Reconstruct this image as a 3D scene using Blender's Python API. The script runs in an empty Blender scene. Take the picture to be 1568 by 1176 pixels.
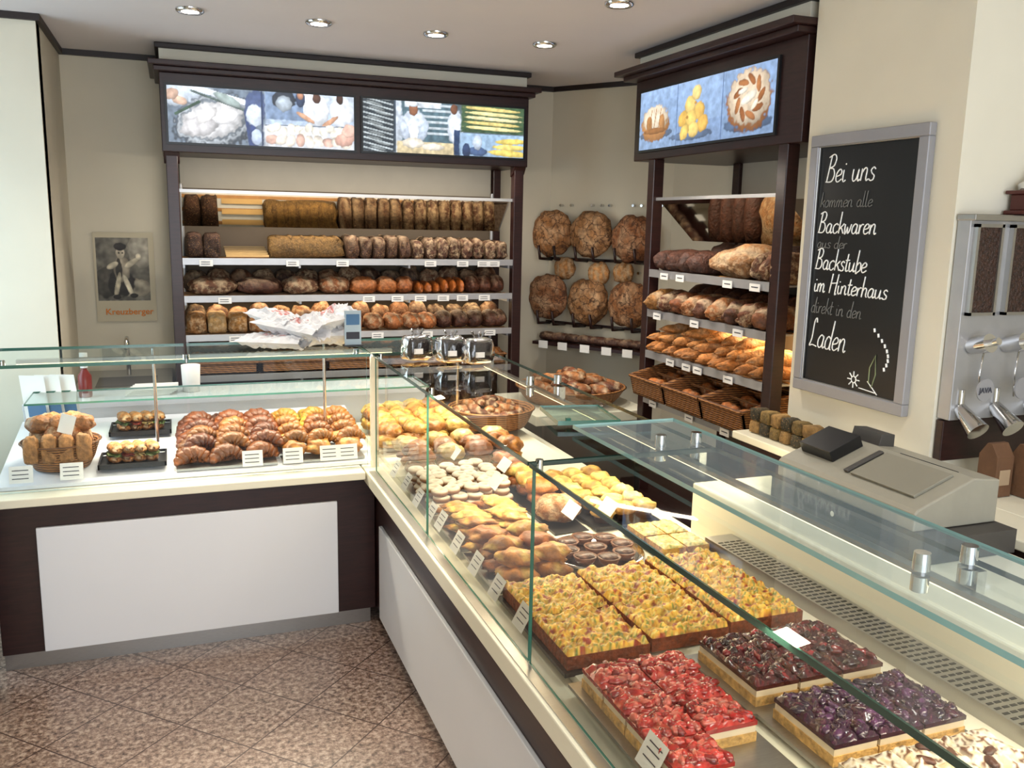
import bpy, math, random
from mathutils import Vector, Matrix, noise
random.seed(7)
pi=math.pi
RR=random.uniform
def lin(c):
    return tuple(((x/255.0)/12.92 if x/255.0<=.04045 else ((x/255.0+.055)/1.055)**2.4) for x in c)
# ------------------------------------------------------------------ materials
MATS={}
def mat(name,col,rough=.5,metal=0,noise_amt=0,nscale=10,bump=0,bscale=60,attr=False,emis=0,coat=0,stretch=None,spec=.5):
    if name in MATS: return MATS[name]
    m=bpy.data.materials.new(name); m.use_nodes=True
    nt=m.node_tree; N=nt.nodes; L=nt.links
    b=N['Principled BSDF']
    b.inputs['Roughness'].default_value=rough; b.inputs['Metallic'].default_value=metal
    b.inputs['Specular IOR Level'].default_value=spec
    if coat: b.inputs['Coat Weight'].default_value=coat; b.inputs['Coat Roughness'].default_value=.15
    c=lin(col)+(1,)
    b.inputs['Base Color'].default_value=c
    tc=N.new('ShaderNodeTexCoord'); mp=N.new('ShaderNodeMapping'); L.new(tc.outputs['Object'],mp.inputs['Vector'])
    if stretch: mp.inputs['Scale'].default_value=stretch
    src=None
    if attr:
        a=N.new('ShaderNodeAttribute'); a.attribute_name='Col'; src=a.outputs['Color']
    if noise_amt:
        n=N.new('ShaderNodeTexNoise'); n.inputs['Scale'].default_value=nscale; n.inputs['Detail'].default_value=6
        L.new(mp.outputs[0],n.inputs['Vector'])
        r=N.new('ShaderNodeMapRange'); r.inputs['From Min'].default_value=.3; r.inputs['From Max'].default_value=.7
        r.inputs['To Min'].default_value=1-noise_amt; r.inputs['To Max'].default_value=1+noise_amt
        L.new(n.outputs['Fac'],r.inputs['Value'])
        mx=N.new('ShaderNodeVectorMath'); mx.operation='SCALE'
        if src: L.new(src,mx.inputs[0])
        else: mx.inputs[0].default_value=c[:3]
        L.new(r.outputs[0],mx.inputs['Scale']); src=mx.outputs[0]
    if src and not (emis and attr): L.new(src,b.inputs['Base Color'])
    if emis:
        b.inputs['Emission Strength'].default_value=emis
        b.inputs['Emission Color'].default_value=c
        if src: L.new(src,b.inputs['Emission Color'])
        if attr: b.inputs['Base Color'].default_value=(.02,.02,.02,1)
    if bump:
        n2=N.new('ShaderNodeTexNoise'); n2.inputs['Scale'].default_value=bscale; n2.inputs['Detail'].default_value=4
        L.new(mp.outputs[0],n2.inputs['Vector'])
        bp=N.new('ShaderNodeBump'); bp.inputs['Strength'].default_value=bump; bp.inputs['Distance'].default_value=.01
        L.new(n2.outputs['Fac'],bp.inputs['Height']); L.new(bp.outputs[0],b.inputs['Normal'])
    MATS[name]=m
    return m
wallM=mat('wall_paint',(204,196,176),.85,noise_amt=.03,nscale=3)
pillM=mat('pillar_paint',(222,216,198),.85,noise_amt=.03,nscale=3)
ceilM=mat('ceiling_paint',(208,203,204),.9,noise_amt=.02,nscale=2)
woodM=mat('wenge_wood',(42,20,18),.36,noise_amt=.35,nscale=12,stretch=(1,1,8))
blackT=mat('trim_dark',(34,22,20),.5,noise_amt=.1)
creamM=mat('cream_laminate',(230,225,204),.35,noise_amt=.02,nscale=4)
whiteM=mat('white_panel',(220,222,228),.4,noise_amt=.015,nscale=3)
steelM=mat('brushed_steel',(168,166,162),.32,metal=.9,noise_amt=.08,nscale=40,stretch=(1,20,20))
chromeM=mat('chrome',(215,215,215),.12,metal=1,noise_amt=.02)
alumM=mat('shelf_aluminium',(176,176,178),.4,metal=.6,noise_amt=.04,nscale=20)
greyM=mat('register_grey',(150,146,132),.45,noise_amt=.03,nscale=30)
dgreyM=mat('dark_grey_plastic',(66,63,60),.5,noise_amt=.05)
blackM=mat('black_plastic',(16,16,18),.35,noise_amt=.1)
trayM=mat('black_tray',(28,26,26),.35,noise_amt=.1)
paperM=mat('paper',(232,230,226),.8,noise_amt=.02)
inkM=mat('ink',(60,60,70),.8,noise_amt=.05)
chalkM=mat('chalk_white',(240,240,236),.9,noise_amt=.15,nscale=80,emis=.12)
chalkG=mat('chalk_grey',(120,120,117),.9,noise_amt=.2,nscale=80)
boardM=mat('blackboard',(11,12,14),.35,noise_amt=.3,nscale=2)
frameM=mat('silver_frame',(158,158,163),.4,metal=.35,noise_amt=.03)
orangeM=mat('orange_ink',(206,120,44),.8,noise_amt=.05)
slatM=mat('beech_slats',(170,122,70),.5,noise_amt=.15,nscale=20)
boardB=mat('unit_backboard',(90,77,62),.7,noise_amt=.05)
crustM=mat('crust',(150,90,40),.6,noise_amt=.42,nscale=60,bump=.8,bscale=80,attr=True)
glazeM=mat('glazed_crust',(180,110,40),.42,noise_amt=.36,nscale=42,bump=.5,bscale=60,attr=True,coat=.12)
jellyM=mat('berry_glaze',(150,20,20),.18,noise_amt=.25,nscale=60,bump=.3,bscale=50,attr=True,coat=.6)
plainA=mat('painted_attr',(200,200,200),.6,noise_amt=.05,nscale=30,attr=True)
screenM=mat('screen_picture',(200,200,200),.3,noise_amt=.08,nscale=90,attr=True,emis=1.05)
printM=mat('printed_picture',(200,200,200),.6,noise_amt=.05,nscale=60,attr=True)
lampM=mat('lamp_glow',(255,244,226),.5,emis=22,noise_amt=.01)
stripM=mat('strip_glow',(255,225,170),.5,emis=4,noise_amt=.01)
def special(name,spots,kind,scale,lo,hi,fmax,rough=.75):
    m=mat(name,(120,80,50),rough,noise_amt=.4,nscale=45,bump=.9,bscale=90,attr=True)
    nt=m.node_tree;N=nt.nodes;L=nt.links;b=N['Principled BSDF']
    src=b.inputs['Base Color'].links[0].from_socket
    tc=[n for n in N if n.type=='TEX_COORD'][0]
    r=N.new('ShaderNodeMapRange'); r.inputs['From Min'].default_value=lo; r.inputs['From Max'].default_value=hi
    if kind=='noise':
        v=N.new('ShaderNodeTexNoise'); v.inputs['Scale'].default_value=scale; v.inputs['Detail'].default_value=5; v.inputs['Roughness'].default_value=.65
        L.new(tc.outputs['Object'],v.inputs['Vector']); L.new(v.outputs['Fac'],r.inputs['Value'])
        r.inputs['To Min'].default_value=0; r.inputs['To Max'].default_value=fmax
    else:
        v=N.new('ShaderNodeTexVoronoi'); v.inputs['Scale'].default_value=scale
        if kind=='edge': v.feature='DISTANCE_TO_EDGE'
        nz=N.new('ShaderNodeTexNoise'); nz.inputs['Scale'].default_value=scale*1.1; L.new(tc.outputs['Object'],nz.inputs['Vector'])
        ad=N.new('ShaderNodeVectorMath'); ad.operation='MULTIPLY_ADD'; ad.inputs[1].default_value=(1.6/scale,)*3
        L.new(nz.outputs['Color'],ad.inputs[0]); L.new(tc.outputs['Object'],ad.inputs[2]); L.new(ad.outputs[0],v.inputs['Vector'])
        L.new(v.outputs['Distance'],r.inputs['Value'])
        r.inputs['To Min'].default_value=fmax; r.inputs['To Max'].default_value=0
    mx=N.new('ShaderNodeMix'); mx.data_type='RGBA'
    L.new(r.outputs[0],mx.inputs['Factor']); L.new(src,mx.inputs['A']); mx.inputs['B'].default_value=lin(spots)+(1,)
    L.new(mx.outputs['Result'],b.inputs['Base Color'])
    return m
seedM=special('seeded_crust',(166,126,78),'vor',120,.16,.34,.6)
flourM=special('floury_crust',(194,168,132),'noise',40,.47,.62,.6)
crackM=special('cracked_round_crust',(60,32,18),'edge',16,.015,.06,.8)
mirM=mat('mirror',(205,196,176),.04,metal=1,noise_amt=.01)
def wicker():
    m=mat('wicker',(176,122,66),.6,noise_amt=.2,nscale=30)
    nt=m.node_tree;N=nt.nodes;L=nt.links;b=N['Principled BSDF']
    tc=[n for n in N if n.type=='TEX_COORD'][0]
    w=N.new('ShaderNodeTexWave'); w.wave_type='BANDS'; w.bands_direction='Z'; w.inputs['Scale'].default_value=30; w.inputs['Distortion'].default_value=2; w.inputs['Detail'].default_value=2
    L.new(tc.outputs['Object'],w.inputs['Vector'])
    w2=N.new('ShaderNodeTexWave'); w2.wave_type='BANDS'; w2.bands_direction='DIAGONAL'; w2.inputs['Scale'].default_value=16
    L.new(tc.outputs['Object'],w2.inputs['Vector'])
    ml=N.new('ShaderNodeMath'); ml.operation='MULTIPLY'; L.new(w.outputs['Fac'],ml.inputs[0]); L.new(w2.outputs['Fac'],ml.inputs[1])
    bp=N.new('ShaderNodeBump'); bp.inputs['Strength'].default_value=1; bp.inputs['Distance'].default_value=.006
    L.new(ml.outputs[0],bp.inputs['Height']); L.new(bp.outputs[0],b.inputs['Normal'])
    mx=N.new('ShaderNodeMix'); mx.data_type='RGBA'; L.new(w.outputs['Fac'],mx.inputs['Factor'])
    mx.inputs['A'].default_value=lin((78,44,22))+(1,); mx.inputs['B'].default_value=lin((170,114,60))+(1,)
    L.new(mx.outputs['Result'],b.inputs['Base Color'])
    return m
wickM=wicker()
def floormat():
    m=bpy.data.materials.new('granite_tiles'); m.use_nodes=True
    nt=m.node_tree;N=nt.nodes;L=nt.links;b=N['Principled BSDF']
    tc=N.new('ShaderNodeTexCoord'); mp=N.new('ShaderNodeMapping'); mp.inputs['Rotation'].default_value=(0,0,math.radians(45))
    L.new(tc.outputs['Object'],mp.inputs['Vector'])
    br=N.new('ShaderNodeTexBrick'); br.offset=0; br.inputs['Scale'].default_value=1
    br.inputs['Brick Width'].default_value=.3; br.inputs['Row Height'].default_value=.3; br.inputs['Mortar Size'].default_value=.0026
    br.inputs['Mortar Smooth'].default_value=.1
    L.new(mp.outputs[0],br.inputs['Vector'])
    n=N.new('ShaderNodeTexNoise'); n.inputs['Scale'].default_value=50; n.inputs['Detail'].default_value=6; n.inputs['Roughness'].default_value=.75
    L.new(tc.outputs['Object'],n.inputs['Vector'])
    cr=N.new('ShaderNodeValToRGB'); e=cr.color_ramp.elements
    e[0].position=.37; e[0].color=lin((70,54,50))+(1,); e[1].position=.63; e[1].color=lin((184,164,150))+(1,)
    k=cr.color_ramp.elements.new(.49); k.color=lin((134,110,98))+(1,)
    L.new(n.outputs['Fac'],cr.inputs['Fac'])
    mx=N.new('ShaderNodeMix'); mx.data_type='RGBA'
    L.new(br.outputs['Fac'],mx.inputs['Factor']); L.new(cr.outputs['Color'],mx.inputs['A']); mx.inputs['B'].default_value=lin((70,52,47))+(1,)
    L.new(mx.outputs['Result'],b.inputs['Base Color']); b.inputs['Roughness'].default_value=.3
    return m
floorM=floormat()
def glass(name,tint,fac=.0,ior=1.45,rough=.02,milk=0,mc=(.7,.85,.85)):
    m=bpy.data.materials.new(name); m.use_nodes=True
    nt=m.node_tree;N=nt.nodes;L=nt.links
    for n in list(N):
        if n.type!='OUTPUT_MATERIAL': N.remove(n)
    out=[n for n in N if n.type=='OUTPUT_MATERIAL'][0]
    t=N.new('ShaderNodeBsdfTransparent'); t.inputs[0].default_value=tint+(1,)
    g=N.new('ShaderNodeBsdfGlossy'); g.inputs['Roughness'].default_value=rough
    fr=N.new('ShaderNodeFresnel'); fr.inputs['IOR'].default_value=ior
    ad=N.new('ShaderNodeMath'); ad.operation='ADD'; ad.use_clamp=True; ad.inputs[1].default_value=fac; L.new(fr.outputs[0],ad.inputs[0])
    mx=N.new('ShaderNodeMixShader'); L.new(ad.outputs[0],mx.inputs[0]); L.new(t.outputs[0],mx.inputs[1]); L.new(g.outputs[0],mx.inputs[2])
    last=mx
    if milk:
        d=N.new('ShaderNodeBsdfDiffuse'); d.inputs[0].default_value=mc+(1,)
        m2=N.new('ShaderNodeMixShader'); m2.inputs[0].default_value=milk; L.new(mx.outputs[0],m2.inputs[1]); L.new(d.outputs[0],m2.inputs[2]); last=m2
    L.new(last.outputs[0],out.inputs[0]); return m
glassM=glass('clear_glass',(.95,.985,.97),ior=1.4)
glassT=glass('top_glass_sheet',(.94,.98,.965),ior=1.5)
glassG=glass('green_glass',(.80,.93,.89),milk=.05)
glassR=glass('blue_sheen_glass',(.86,.94,.96),ior=1.4,rough=.05,milk=.16,mc=(.50,.64,.71))  # pale blue tint and milky mix paint a blue reflection into the slab
cellM=glass('cellophane',(.85,.85,.85),fac=.06,rough=.12)
edgeM=mat('glass_edge',(58,112,98),.15,noise_amt=.05,spec=.8)
edgeD=mat('glass_edge_dark',(30,56,48),.15,noise_amt=.05,spec=.8)
edgeL=mat('glass_edge_light',(140,180,178),.15,noise_amt=.05,spec=.8)
# ------------------------------------------------------------------ mesh builder
class MB:
    def __init__(s): s.v=[];s.f=[];s.mi=[];s.c=[];s.sm=[];s.mats=[];s.T=None
    def mid(s,m):
        if m not in s.mats: s.mats.append(m)
        return s.mats.index(m)
    def add(s,vs,fs,m,cols=None,smooth=False):
        o=len(s.v); T=s.T
        for i,p in enumerate(vs):
            s.v.append((T@Vector(p)) if T else Vector(p))
            s.c.append(cols[i] if isinstance(cols,list) else (cols or (.8,.8,.8)))
        k=s.mid(m)
        for f in fs: s.f.append([o+i for i in f]); s.mi.append(k); s.sm.append(smooth)
    def box(s,x0,x1,y0,y1,z0,z1,m,col=None):
        vs=[(x,y,z) for z in(z0,z1) for y in(y0,y1) for x in(x0,x1)]
        s.add(vs,[(0,2,3,1),(4,5,7,6),(0,1,5,4),(2,6,7,3),(0,4,6,2),(1,3,7,5)],m,col)
    def prism(s,prof,a0,a1,axis,m,col=None):
        n=len(prof); vs=[]
        for a in(a0,a1):
            for p in prof:
                vs.append((p[0],a,p[1]) if axis=='y' else ((a,p[0],p[1]) if axis=='x' else (p[0],p[1],a)))
        fs=[list(range(n))[::-1],list(range(n,2*n))]+[(i,(i+1)%n,n+(i+1)%n,n+i) for i in range(n)]
        s.add(vs,fs,m,col)
    def cyl(s,p0,p1,r0,r1,m,seg=14,col=None,caps=True):
        p0=Vector(p0);p1=Vector(p1);d=(p1-p0).normalized()
        a=d.orthogonal().normalized(); b=d.cross(a)
        vs=[]
        for p,r in((p0,r0),(p1,r1)):
            for i in range(seg):
                t=2*pi*i/seg; vs.append(p+a*math.cos(t)*r+b*math.sin(t)*r)
        s.add(vs,[(i,(i+1)%seg,seg+(i+1)%seg,seg+i) for i in range(seg)],m,col,True)
        if caps: s.add(vs,[list(range(seg))[::-1],list(range(seg,2*seg))],m,col)
    def tube(s,pts,rs,m,seg=10,col=None,cols=None,flat=1):
        n=len(pts); P=[Vector(p) for p in pts]; vs=[];cc=[]
        for i,p in enumerate(P):
            d=(P[min(i+1,n-1)]-P[max(i-1,0)])
            d=d.normalized() if d.length>1e-9 else Vector((1,0,0))
            up=Vector((0,0,1)); 
            if abs(d.z)>.9: up=Vector((1,0,0))
            a=d.cross(up).normalized(); b=a.cross(d)
            r=rs[i] if isinstance(rs,list) else rs
            for k in range(seg):
                t=2*pi*k/seg; vs.append(p+a*math.cos(t)*r+b*math.sin(t)*r*flat)
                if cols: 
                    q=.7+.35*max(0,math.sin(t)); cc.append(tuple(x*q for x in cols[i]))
        fs=[(i*seg+k,i*seg+(k+1)%seg,(i+1)*seg+(k+1)%seg,(i+1)*seg+k) for i in range(n-1) for k in range(seg)]
        fs+=[list(range(seg))[::-1],list(range((n-1)*seg,n*seg))]
        s.add(vs,fs,m,cc if cols else col,True)
    def lathe(s,x,y,z,prof,m,seg=24,col=None):
        n=len(prof);vs=[]
        for r,h in prof:
            for k in range(seg): t=2*pi*k/seg; vs.append((x+r*math.cos(t),y+r*math.sin(t),z+h))
        s.add(vs,[(i*seg+k,i*seg+(k+1)%seg,(i+1)*seg+(k+1)%seg,(i+1)*seg+k) for i in range(n-1) for k in range(seg)],m,col,True)
    def loaf(s,x,y,z,L,W,H,rot,col,m=None,kind='plain',p=2.4,q=2.0,amp=.06,nu=18,nv=16,mtx=None,freq=3.5):
        m=m or crustM; c=lin(col); sd=RR(0,100); vs=[];cc=[]
        M0=mtx if mtx else Matrix.Translation((x,y,z))@Matrix.Rotation(rot,4,'Z')
        sg=lambda a,e:math.copysign(abs(a)**e,a)
        tone=RR(.78,1.1)
        for i in range(nu+1):
            an=pi*i/nu; sx=sg(-math.cos(an),2/p); sr=max(0.0,math.sin(an))**(2/p)
            for j in range(nv):
                ph=2*pi*j/nv; cy=sg(math.cos(ph),2/q); cz=sg(math.sin(ph),2/q)
                nz=noise.noise(Vector((sx*2.2+sd,cy*2*sr,cz*2*sr+sd)))
                n5=noise.noise(Vector((sx*6+sd,cy*5*sr,cz*5*sr+sd)))
                k=1+amp*(nz*2.2+n5*.8)
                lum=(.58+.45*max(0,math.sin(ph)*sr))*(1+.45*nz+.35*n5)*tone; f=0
                if kind=='slash' and math.sin(ph)>.05:
                    w=math.sin(freq*pi*sx+1.2*cy)
                    if w>.35: k*=.94; f=min(1,(w-.35)*2.0)*.7
                    else: k*=1.03
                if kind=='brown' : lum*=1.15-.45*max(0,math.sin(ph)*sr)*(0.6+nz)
                if kind=='flour' : f=max(0,min(.6,(nz+.2+.5*n5)*1.1))*max(0,math.sin(ph)*sr)
                zz=sr*cz*(H*.6 if cz>0 else H*.4)*k+H*.4
                vs.append(M0@Vector((sx*L/2*k,sr*cy*W/2*k,zz)))
                lc=tuple(min(.75,a*1.8+.08*b) for a,b in zip(c,(1,.75,.4))) if m is glazeM else (.50,.37,.23)
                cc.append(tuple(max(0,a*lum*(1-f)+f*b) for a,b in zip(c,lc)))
        fs=[(i*nv+j,(i+1)*nv+j,(i+1)*nv+(j+1)%nv,i*nv+(j+1)%nv) for i in range(nu) for j in range(nv)]
        s.add(vs,fs,m,cc,True)
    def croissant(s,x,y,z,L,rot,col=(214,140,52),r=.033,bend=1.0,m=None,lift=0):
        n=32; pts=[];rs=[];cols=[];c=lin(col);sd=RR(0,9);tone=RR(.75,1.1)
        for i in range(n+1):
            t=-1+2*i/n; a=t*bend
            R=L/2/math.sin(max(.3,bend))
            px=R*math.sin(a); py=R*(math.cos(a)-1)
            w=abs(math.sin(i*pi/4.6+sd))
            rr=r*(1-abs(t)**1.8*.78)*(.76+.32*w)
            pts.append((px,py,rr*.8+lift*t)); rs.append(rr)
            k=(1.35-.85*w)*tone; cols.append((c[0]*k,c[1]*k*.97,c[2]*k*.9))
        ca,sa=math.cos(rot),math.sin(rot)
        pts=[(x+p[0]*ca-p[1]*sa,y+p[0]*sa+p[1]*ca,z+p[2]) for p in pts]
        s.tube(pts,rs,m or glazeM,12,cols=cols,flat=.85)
    def torus(s,x,y,z,R,r,m,col,seg=20,ns=10,mtx=None,flat=1):
        c=lin(col);vs=[];cc=[]
        for i in range(seg):
            a=2*pi*i/seg
            for j in range(ns):
                b=2*pi*j/ns; rr=R+r*math.cos(b); v=Vector((rr*math.cos(a),rr*math.sin(a),r*math.sin(b)*flat+r*flat))
                vs.append(mtx@v if mtx else v+Vector((x,y,z)))
                cc.append(tuple(t*.95 for t in c) if math.sin(b)>.1 else (.24,.10,.035))
        s.add(vs,[(i*ns+j,((i+1)%seg)*ns+j,((i+1)%seg)*ns+(j+1)%ns,i*ns+(j+1)%ns) for i in range(seg) for j in range(ns)],m,cc,True)
    def sheet(s,x0,x1,y0,y1,z0,z1,side,palette,n,m,amp=.012,msc=30,sidem=None):
        nx=n; ny=max(4,int(n*(y1-y0)/(x1-x0))); vs=[];cc=[];sd=RR(0,50)
        for j in range(ny+1):
            for i in range(nx+1):
                x=x0+(x1-x0)*i/nx; y=y0+(y1-y0)*j/ny
                v=Vector((x*msc+sd,y*msc,sd)); h=noise.noise(v)+.5*noise.noise(v*2.3)
                e=0 if i in(0,nx) or j in(0,ny) else 1
                vs.append((x,y,z1+amp*h*e-(0 if e else amp*.8)))
                g=noise.noise(Vector((x*msc*.8+sd+9,y*msc*.8,3))); g2=noise.noise(Vector((x*msc*1.7,y*msc*1.7,sd)))
                idx=int((g*.9+g2*.7+.5)*len(palette)); idx=max(0,min(len(palette)-1,idx))
                cc.append(tuple(a*(1+.35*h) for a in lin(palette[idx])))
        s.add(vs,[(j*(nx+1)+i,j*(nx+1)+i+1,(j+1)*(nx+1)+i+1,(j+1)*(nx+1)+i) for j in range(ny) for i in range(nx)],m,cc,True)
        s.box(x0,x1,y0,y1,z0,z1-amp*.7,sidem or crustM,lin(side))
    def finish(s,name,bevel=0):
        if not s.v: return None
        mn=Vector([min(v[i] for v in s.v) for i in range(3)]); mx=Vector([max(v[i] for v in s.v) for i in range(3)])
        o0=Vector(((mn.x+mx.x)/2,(mn.y+mx.y)/2,mn.z))
        me=bpy.data.meshes.new(name); me.from_pydata([v-o0 for v in s.v],[],s.f)
        for m in s.mats: me.materials.append(m)
        me.polygons.foreach_set('material_index',s.mi); me.polygons.foreach_set('use_smooth',s.sm)
        ca=me.color_attributes.new('Col','FLOAT_COLOR','POINT')
        fl=[]
        for c in s.c: fl+= [c[0],c[1],c[2],1]
        ca.data.foreach_set('color',fl); me.update()
        o=bpy.data.objects.new(name,me); o.location=o0; bpy.context.collection.objects.link(o)
        if bevel:
            b=o.modifiers.new('bevel','BEVEL'); b.width=bevel; b.segments=2; b.limit_method='ANGLE'; b.angle_limit=math.radians(50)
        return o
def group(name,objs):
    objs=[o for o in objs if o]
    e=bpy.data.objects.new(name,None); bpy.context.collection.objects.link(e); e.empty_display_size=.05
    e.location=objs[0].location
    inv=Matrix.Translation(-Vector(e.location))
    for o in objs: o.parent=e; o.matrix_parent_inverse=inv
    return e
def one(fn,name,bevel=0):
    B=MB(); fn(B); return B.finish(name,bevel)
def pane(B,o,u,v,t=.008,m=None,e=None):
    m=m or glassM; e=e or edgeM
    o=Vector(o);u=Vector(u);v=Vector(v);n=u.cross(v).normalized()*t/2
    B.add([o,o+u,o+u+v,o+v],[(0,1,2,3)],m)
    for a,b in((o,o+u),(o+u,o+u+v),(o+u+v,o+v),(o,o+v)):
        B.add([a-n,b-n,b+n,a+n],[(0,1,2,3)],e)
def text(name,body,size,loc,xdir,ydir,m,shear=0,bold=0,sx=1):
    cu=bpy.data.curves.new(name,'FONT'); cu.body=body; cu.size=size; cu.shear=shear; cu.offset=bold; cu.extrude=.0004
    cu.materials.append(m); o=bpy.data.objects.new(name,cu); bpy.context.collection.objects.link(o)
    x=Vector(xdir).normalized();y=Vector(ydir).normalized();z=x.cross(y)
    Mx=Matrix((x*sx,y,z)).transposed().to_4x4(); Mx.translation=loc; o.matrix_world=Mx
    return o
def area(name,loc,direction,sx,sy,power,col=(1,1,1)):
    l=bpy.data.lights.new(name,'AREA'); l.shape='RECTANGLE'; l.size=sx; l.size_y=sy; l.energy=power; l.color=col
    o=bpy.data.objects.new(name,l); bpy.context.collection.objects.link(o); o.location=loc
    o.rotation_euler=Vector(direction).to_track_quat('-Z','Y').to_euler(); return o
def picgrid(B,conv,items,nx,ny,m,asp,grain=.18):
    """a flat printed / displayed picture: a grid of coloured vertices built from layered soft shapes"""
    vs=[];cc=[];L2=[]
    for it in items:
        kind,cx,cy,w,h,col=it[:6]; rot=it[6] if len(it)>6 else 0
        L2.append((kind,cx,cy,w*asp/2,h/2,lin(col),math.cos(rot),math.sin(rot)))
    for j in range(ny+1):
        for i in range(nx+1):
            u=i/nx;v=j/ny; vs.append(conv(u,v)); c=(.2,.2,.2)
            n1=noise.noise(Vector((u*asp*6,v*6,1.5))); n2=noise.noise(Vector((u*asp*17,v*17,4.5)))
            for k,(kind,cx,cy,w,h,col,ca,sa) in enumerate(L2):
                dx=(u-cx)*asp; dy=v-cy; a=(dx*ca+dy*sa)/w; b=(-dx*sa+dy*ca)/h
                if abs(a)>1.25 or abs(b)>1.25: continue
                if kind=='e':
                    d=math.sqrt(a*a+b*b)+.16*n2; al=max(0,min(1,(1.04-d)/.10)); sh=.55+.6*math.sqrt(max(0,1-min(1,d*d)))+.2*(b-a*.5)
                else:
                    d=max(abs(a),abs(b))+.04*n2; al=max(0,min(1,(1.03-d)/.06)); sh=1+.14*b
                sh*=1+grain*2.0*noise.noise(Vector((u*asp*9+k*3.1,v*9,k)))
                if al>0: c=tuple(x*(1-al)+y*sh*al for x,y in zip(c,col))
            g=1+grain*(n1+n2*1.5); cc.append(tuple(max(0,x*g) for x in c))
    B.add(vs,[(j*(nx+1)+i,j*(nx+1)+i+1,(j+1)*(nx+1)+i+1,(j+1)*(nx+1)+i) for j in range(ny) for i in range(nx)],m,cc)
# ------------------------------------------------------------------ camera
f=1360.0
yaw=math.radians(20.8); pitch=math.radians(10.3); roll=math.radians(1.17)
F=Vector((math.sin(yaw)*math.cos(pitch),math.cos(yaw)*math.cos(pitch),-math.sin(pitch)))
R0=Vector((math.cos(yaw),-math.sin(yaw),0)); U0=R0.cross(F)
Rv=R0*math.cos(roll)+U0*math.sin(roll); Uv=-R0*math.sin(roll)+U0*math.cos(roll)
cam=bpy.data.cameras.new('camera'); co=bpy.data.objects.new('camera',cam); bpy.context.collection.objects.link(co)
Mc=Matrix((Rv,Uv,-F)).transposed().to_4x4(); Mc.translation=(0,0,1.72); co.matrix_world=Mc
cam.sensor_width=36; cam.lens=36*f/1568; cam.clip_start=.02; bpy.context.scene.camera=co
# ------------------------------------------------------------------ room
CZ=2.6
one(lambda B:B.box(-1.7,3.3,-1.6,5.9,-.06,0,floorM),'floor')
one(lambda B:B.box(-1.7,3.3,-1.6,5.9,CZ,CZ+.06,ceilM),'ceiling')
one(lambda B:B.box(-.64,2.6,5.62,5.74,0,CZ,wallM),'wall_back')
def wl(B):
    B.box(-.655,-.54,4.74,5.62,0,CZ,wallM); B.box(-1.6,-.54,4.72,4.84,0,CZ,pillM)
one(wl,'wall_left')
one(lambda B:(B.box(-.78,-.67,-1.6,3.47,0,CZ,wallM),B.box(-1.6,-.67,3.35,3.47,0,CZ,wallM)),'wall_entrance')
def wd(B): B.prism([(2.385,5.62),(2.88,4.87),(3.0,4.95),(2.5,5.72)],0,CZ,'z',wallM)
one(wd,'wall_diagonal')
one(lambda B:B.box(2.88,3.0,2.9,4.93,0,CZ,wallM),'wall_right')
one(lambda B:B.box(2.3,3.0,2.17,2.9,0,CZ,pillM),'wall_pillar')
one(lambda B:B.box(2.98,3.1,-1.6,2.17,0,CZ,wallM),'wall_service')
def trims(B):
    z0=CZ-.03
    B.box(-.54,-.02,5.595,5.62,z0,CZ,blackT); B.box(-.54,-.52,4.72,5.62,z0,CZ,blackT); B.box(-1.6,-.52,4.70,4.72,z0,CZ,blackT)
    B.box(2.02,2.40,5.595,5.62,z0,CZ,blackT)
    B.prism([(2.36,5.62),(2.86,4.86),(2.88,4.87),(2.385,5.62)],z0,CZ,'z',blackT)
one(trims,'trim_1')
def bay(B):
    fm=whiteM
    for y in(3.47,4.06,4.68): B.box(-1.58,-1.52,y,y+.05,.9,2.5,fm)
    for z in(.9,2.45): B.box(-1.58,-1.52,3.47,4.72,z,z+.05,fm)
    B.box(-1.6,-1.5,3.47,4.72,0,.9,wallM); B.box(-1.6,-1.5,3.47,4.72,2.5,2.6,wallM)
    pane(B,(-1.55,3.52,.95),(0,1.16,0),(0,0,1.5))
one(bay,'window_1')
def spot(x,y):
    B=MB(); B.lathe(x,y,CZ-.014,[(.036,.004),(.038,.0),(.052,-.002),(.060,.004),(.060,.014)],chromeM,28)
    B.lathe(x,y,CZ-.013,[(.0005,0),(.037,0)],lampM,24)
    o=B.finish('ceiling_spotlight')
    l=bpy.data.lights.new('spot_beam','SPOT'); l.energy=34; l.spot_size=math.radians(105); l.spot_blend=.7; l.color=(1,.94,.84); l.shadow_soft_size=.04
    lo=bpy.data.objects.new('spot_beam',l); bpy.context.collection.objects.link(lo); lo.location=(x,y,CZ-.03)
    group('ceiling_spotlight',[o,lo])
for x,y in((.11,4.3),(.66,4.3),(1.21,4.3),(1.77,4.3),(1.72,3.4),(.4,2.6),(1.5,1.6)): spot(x,y)
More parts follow.
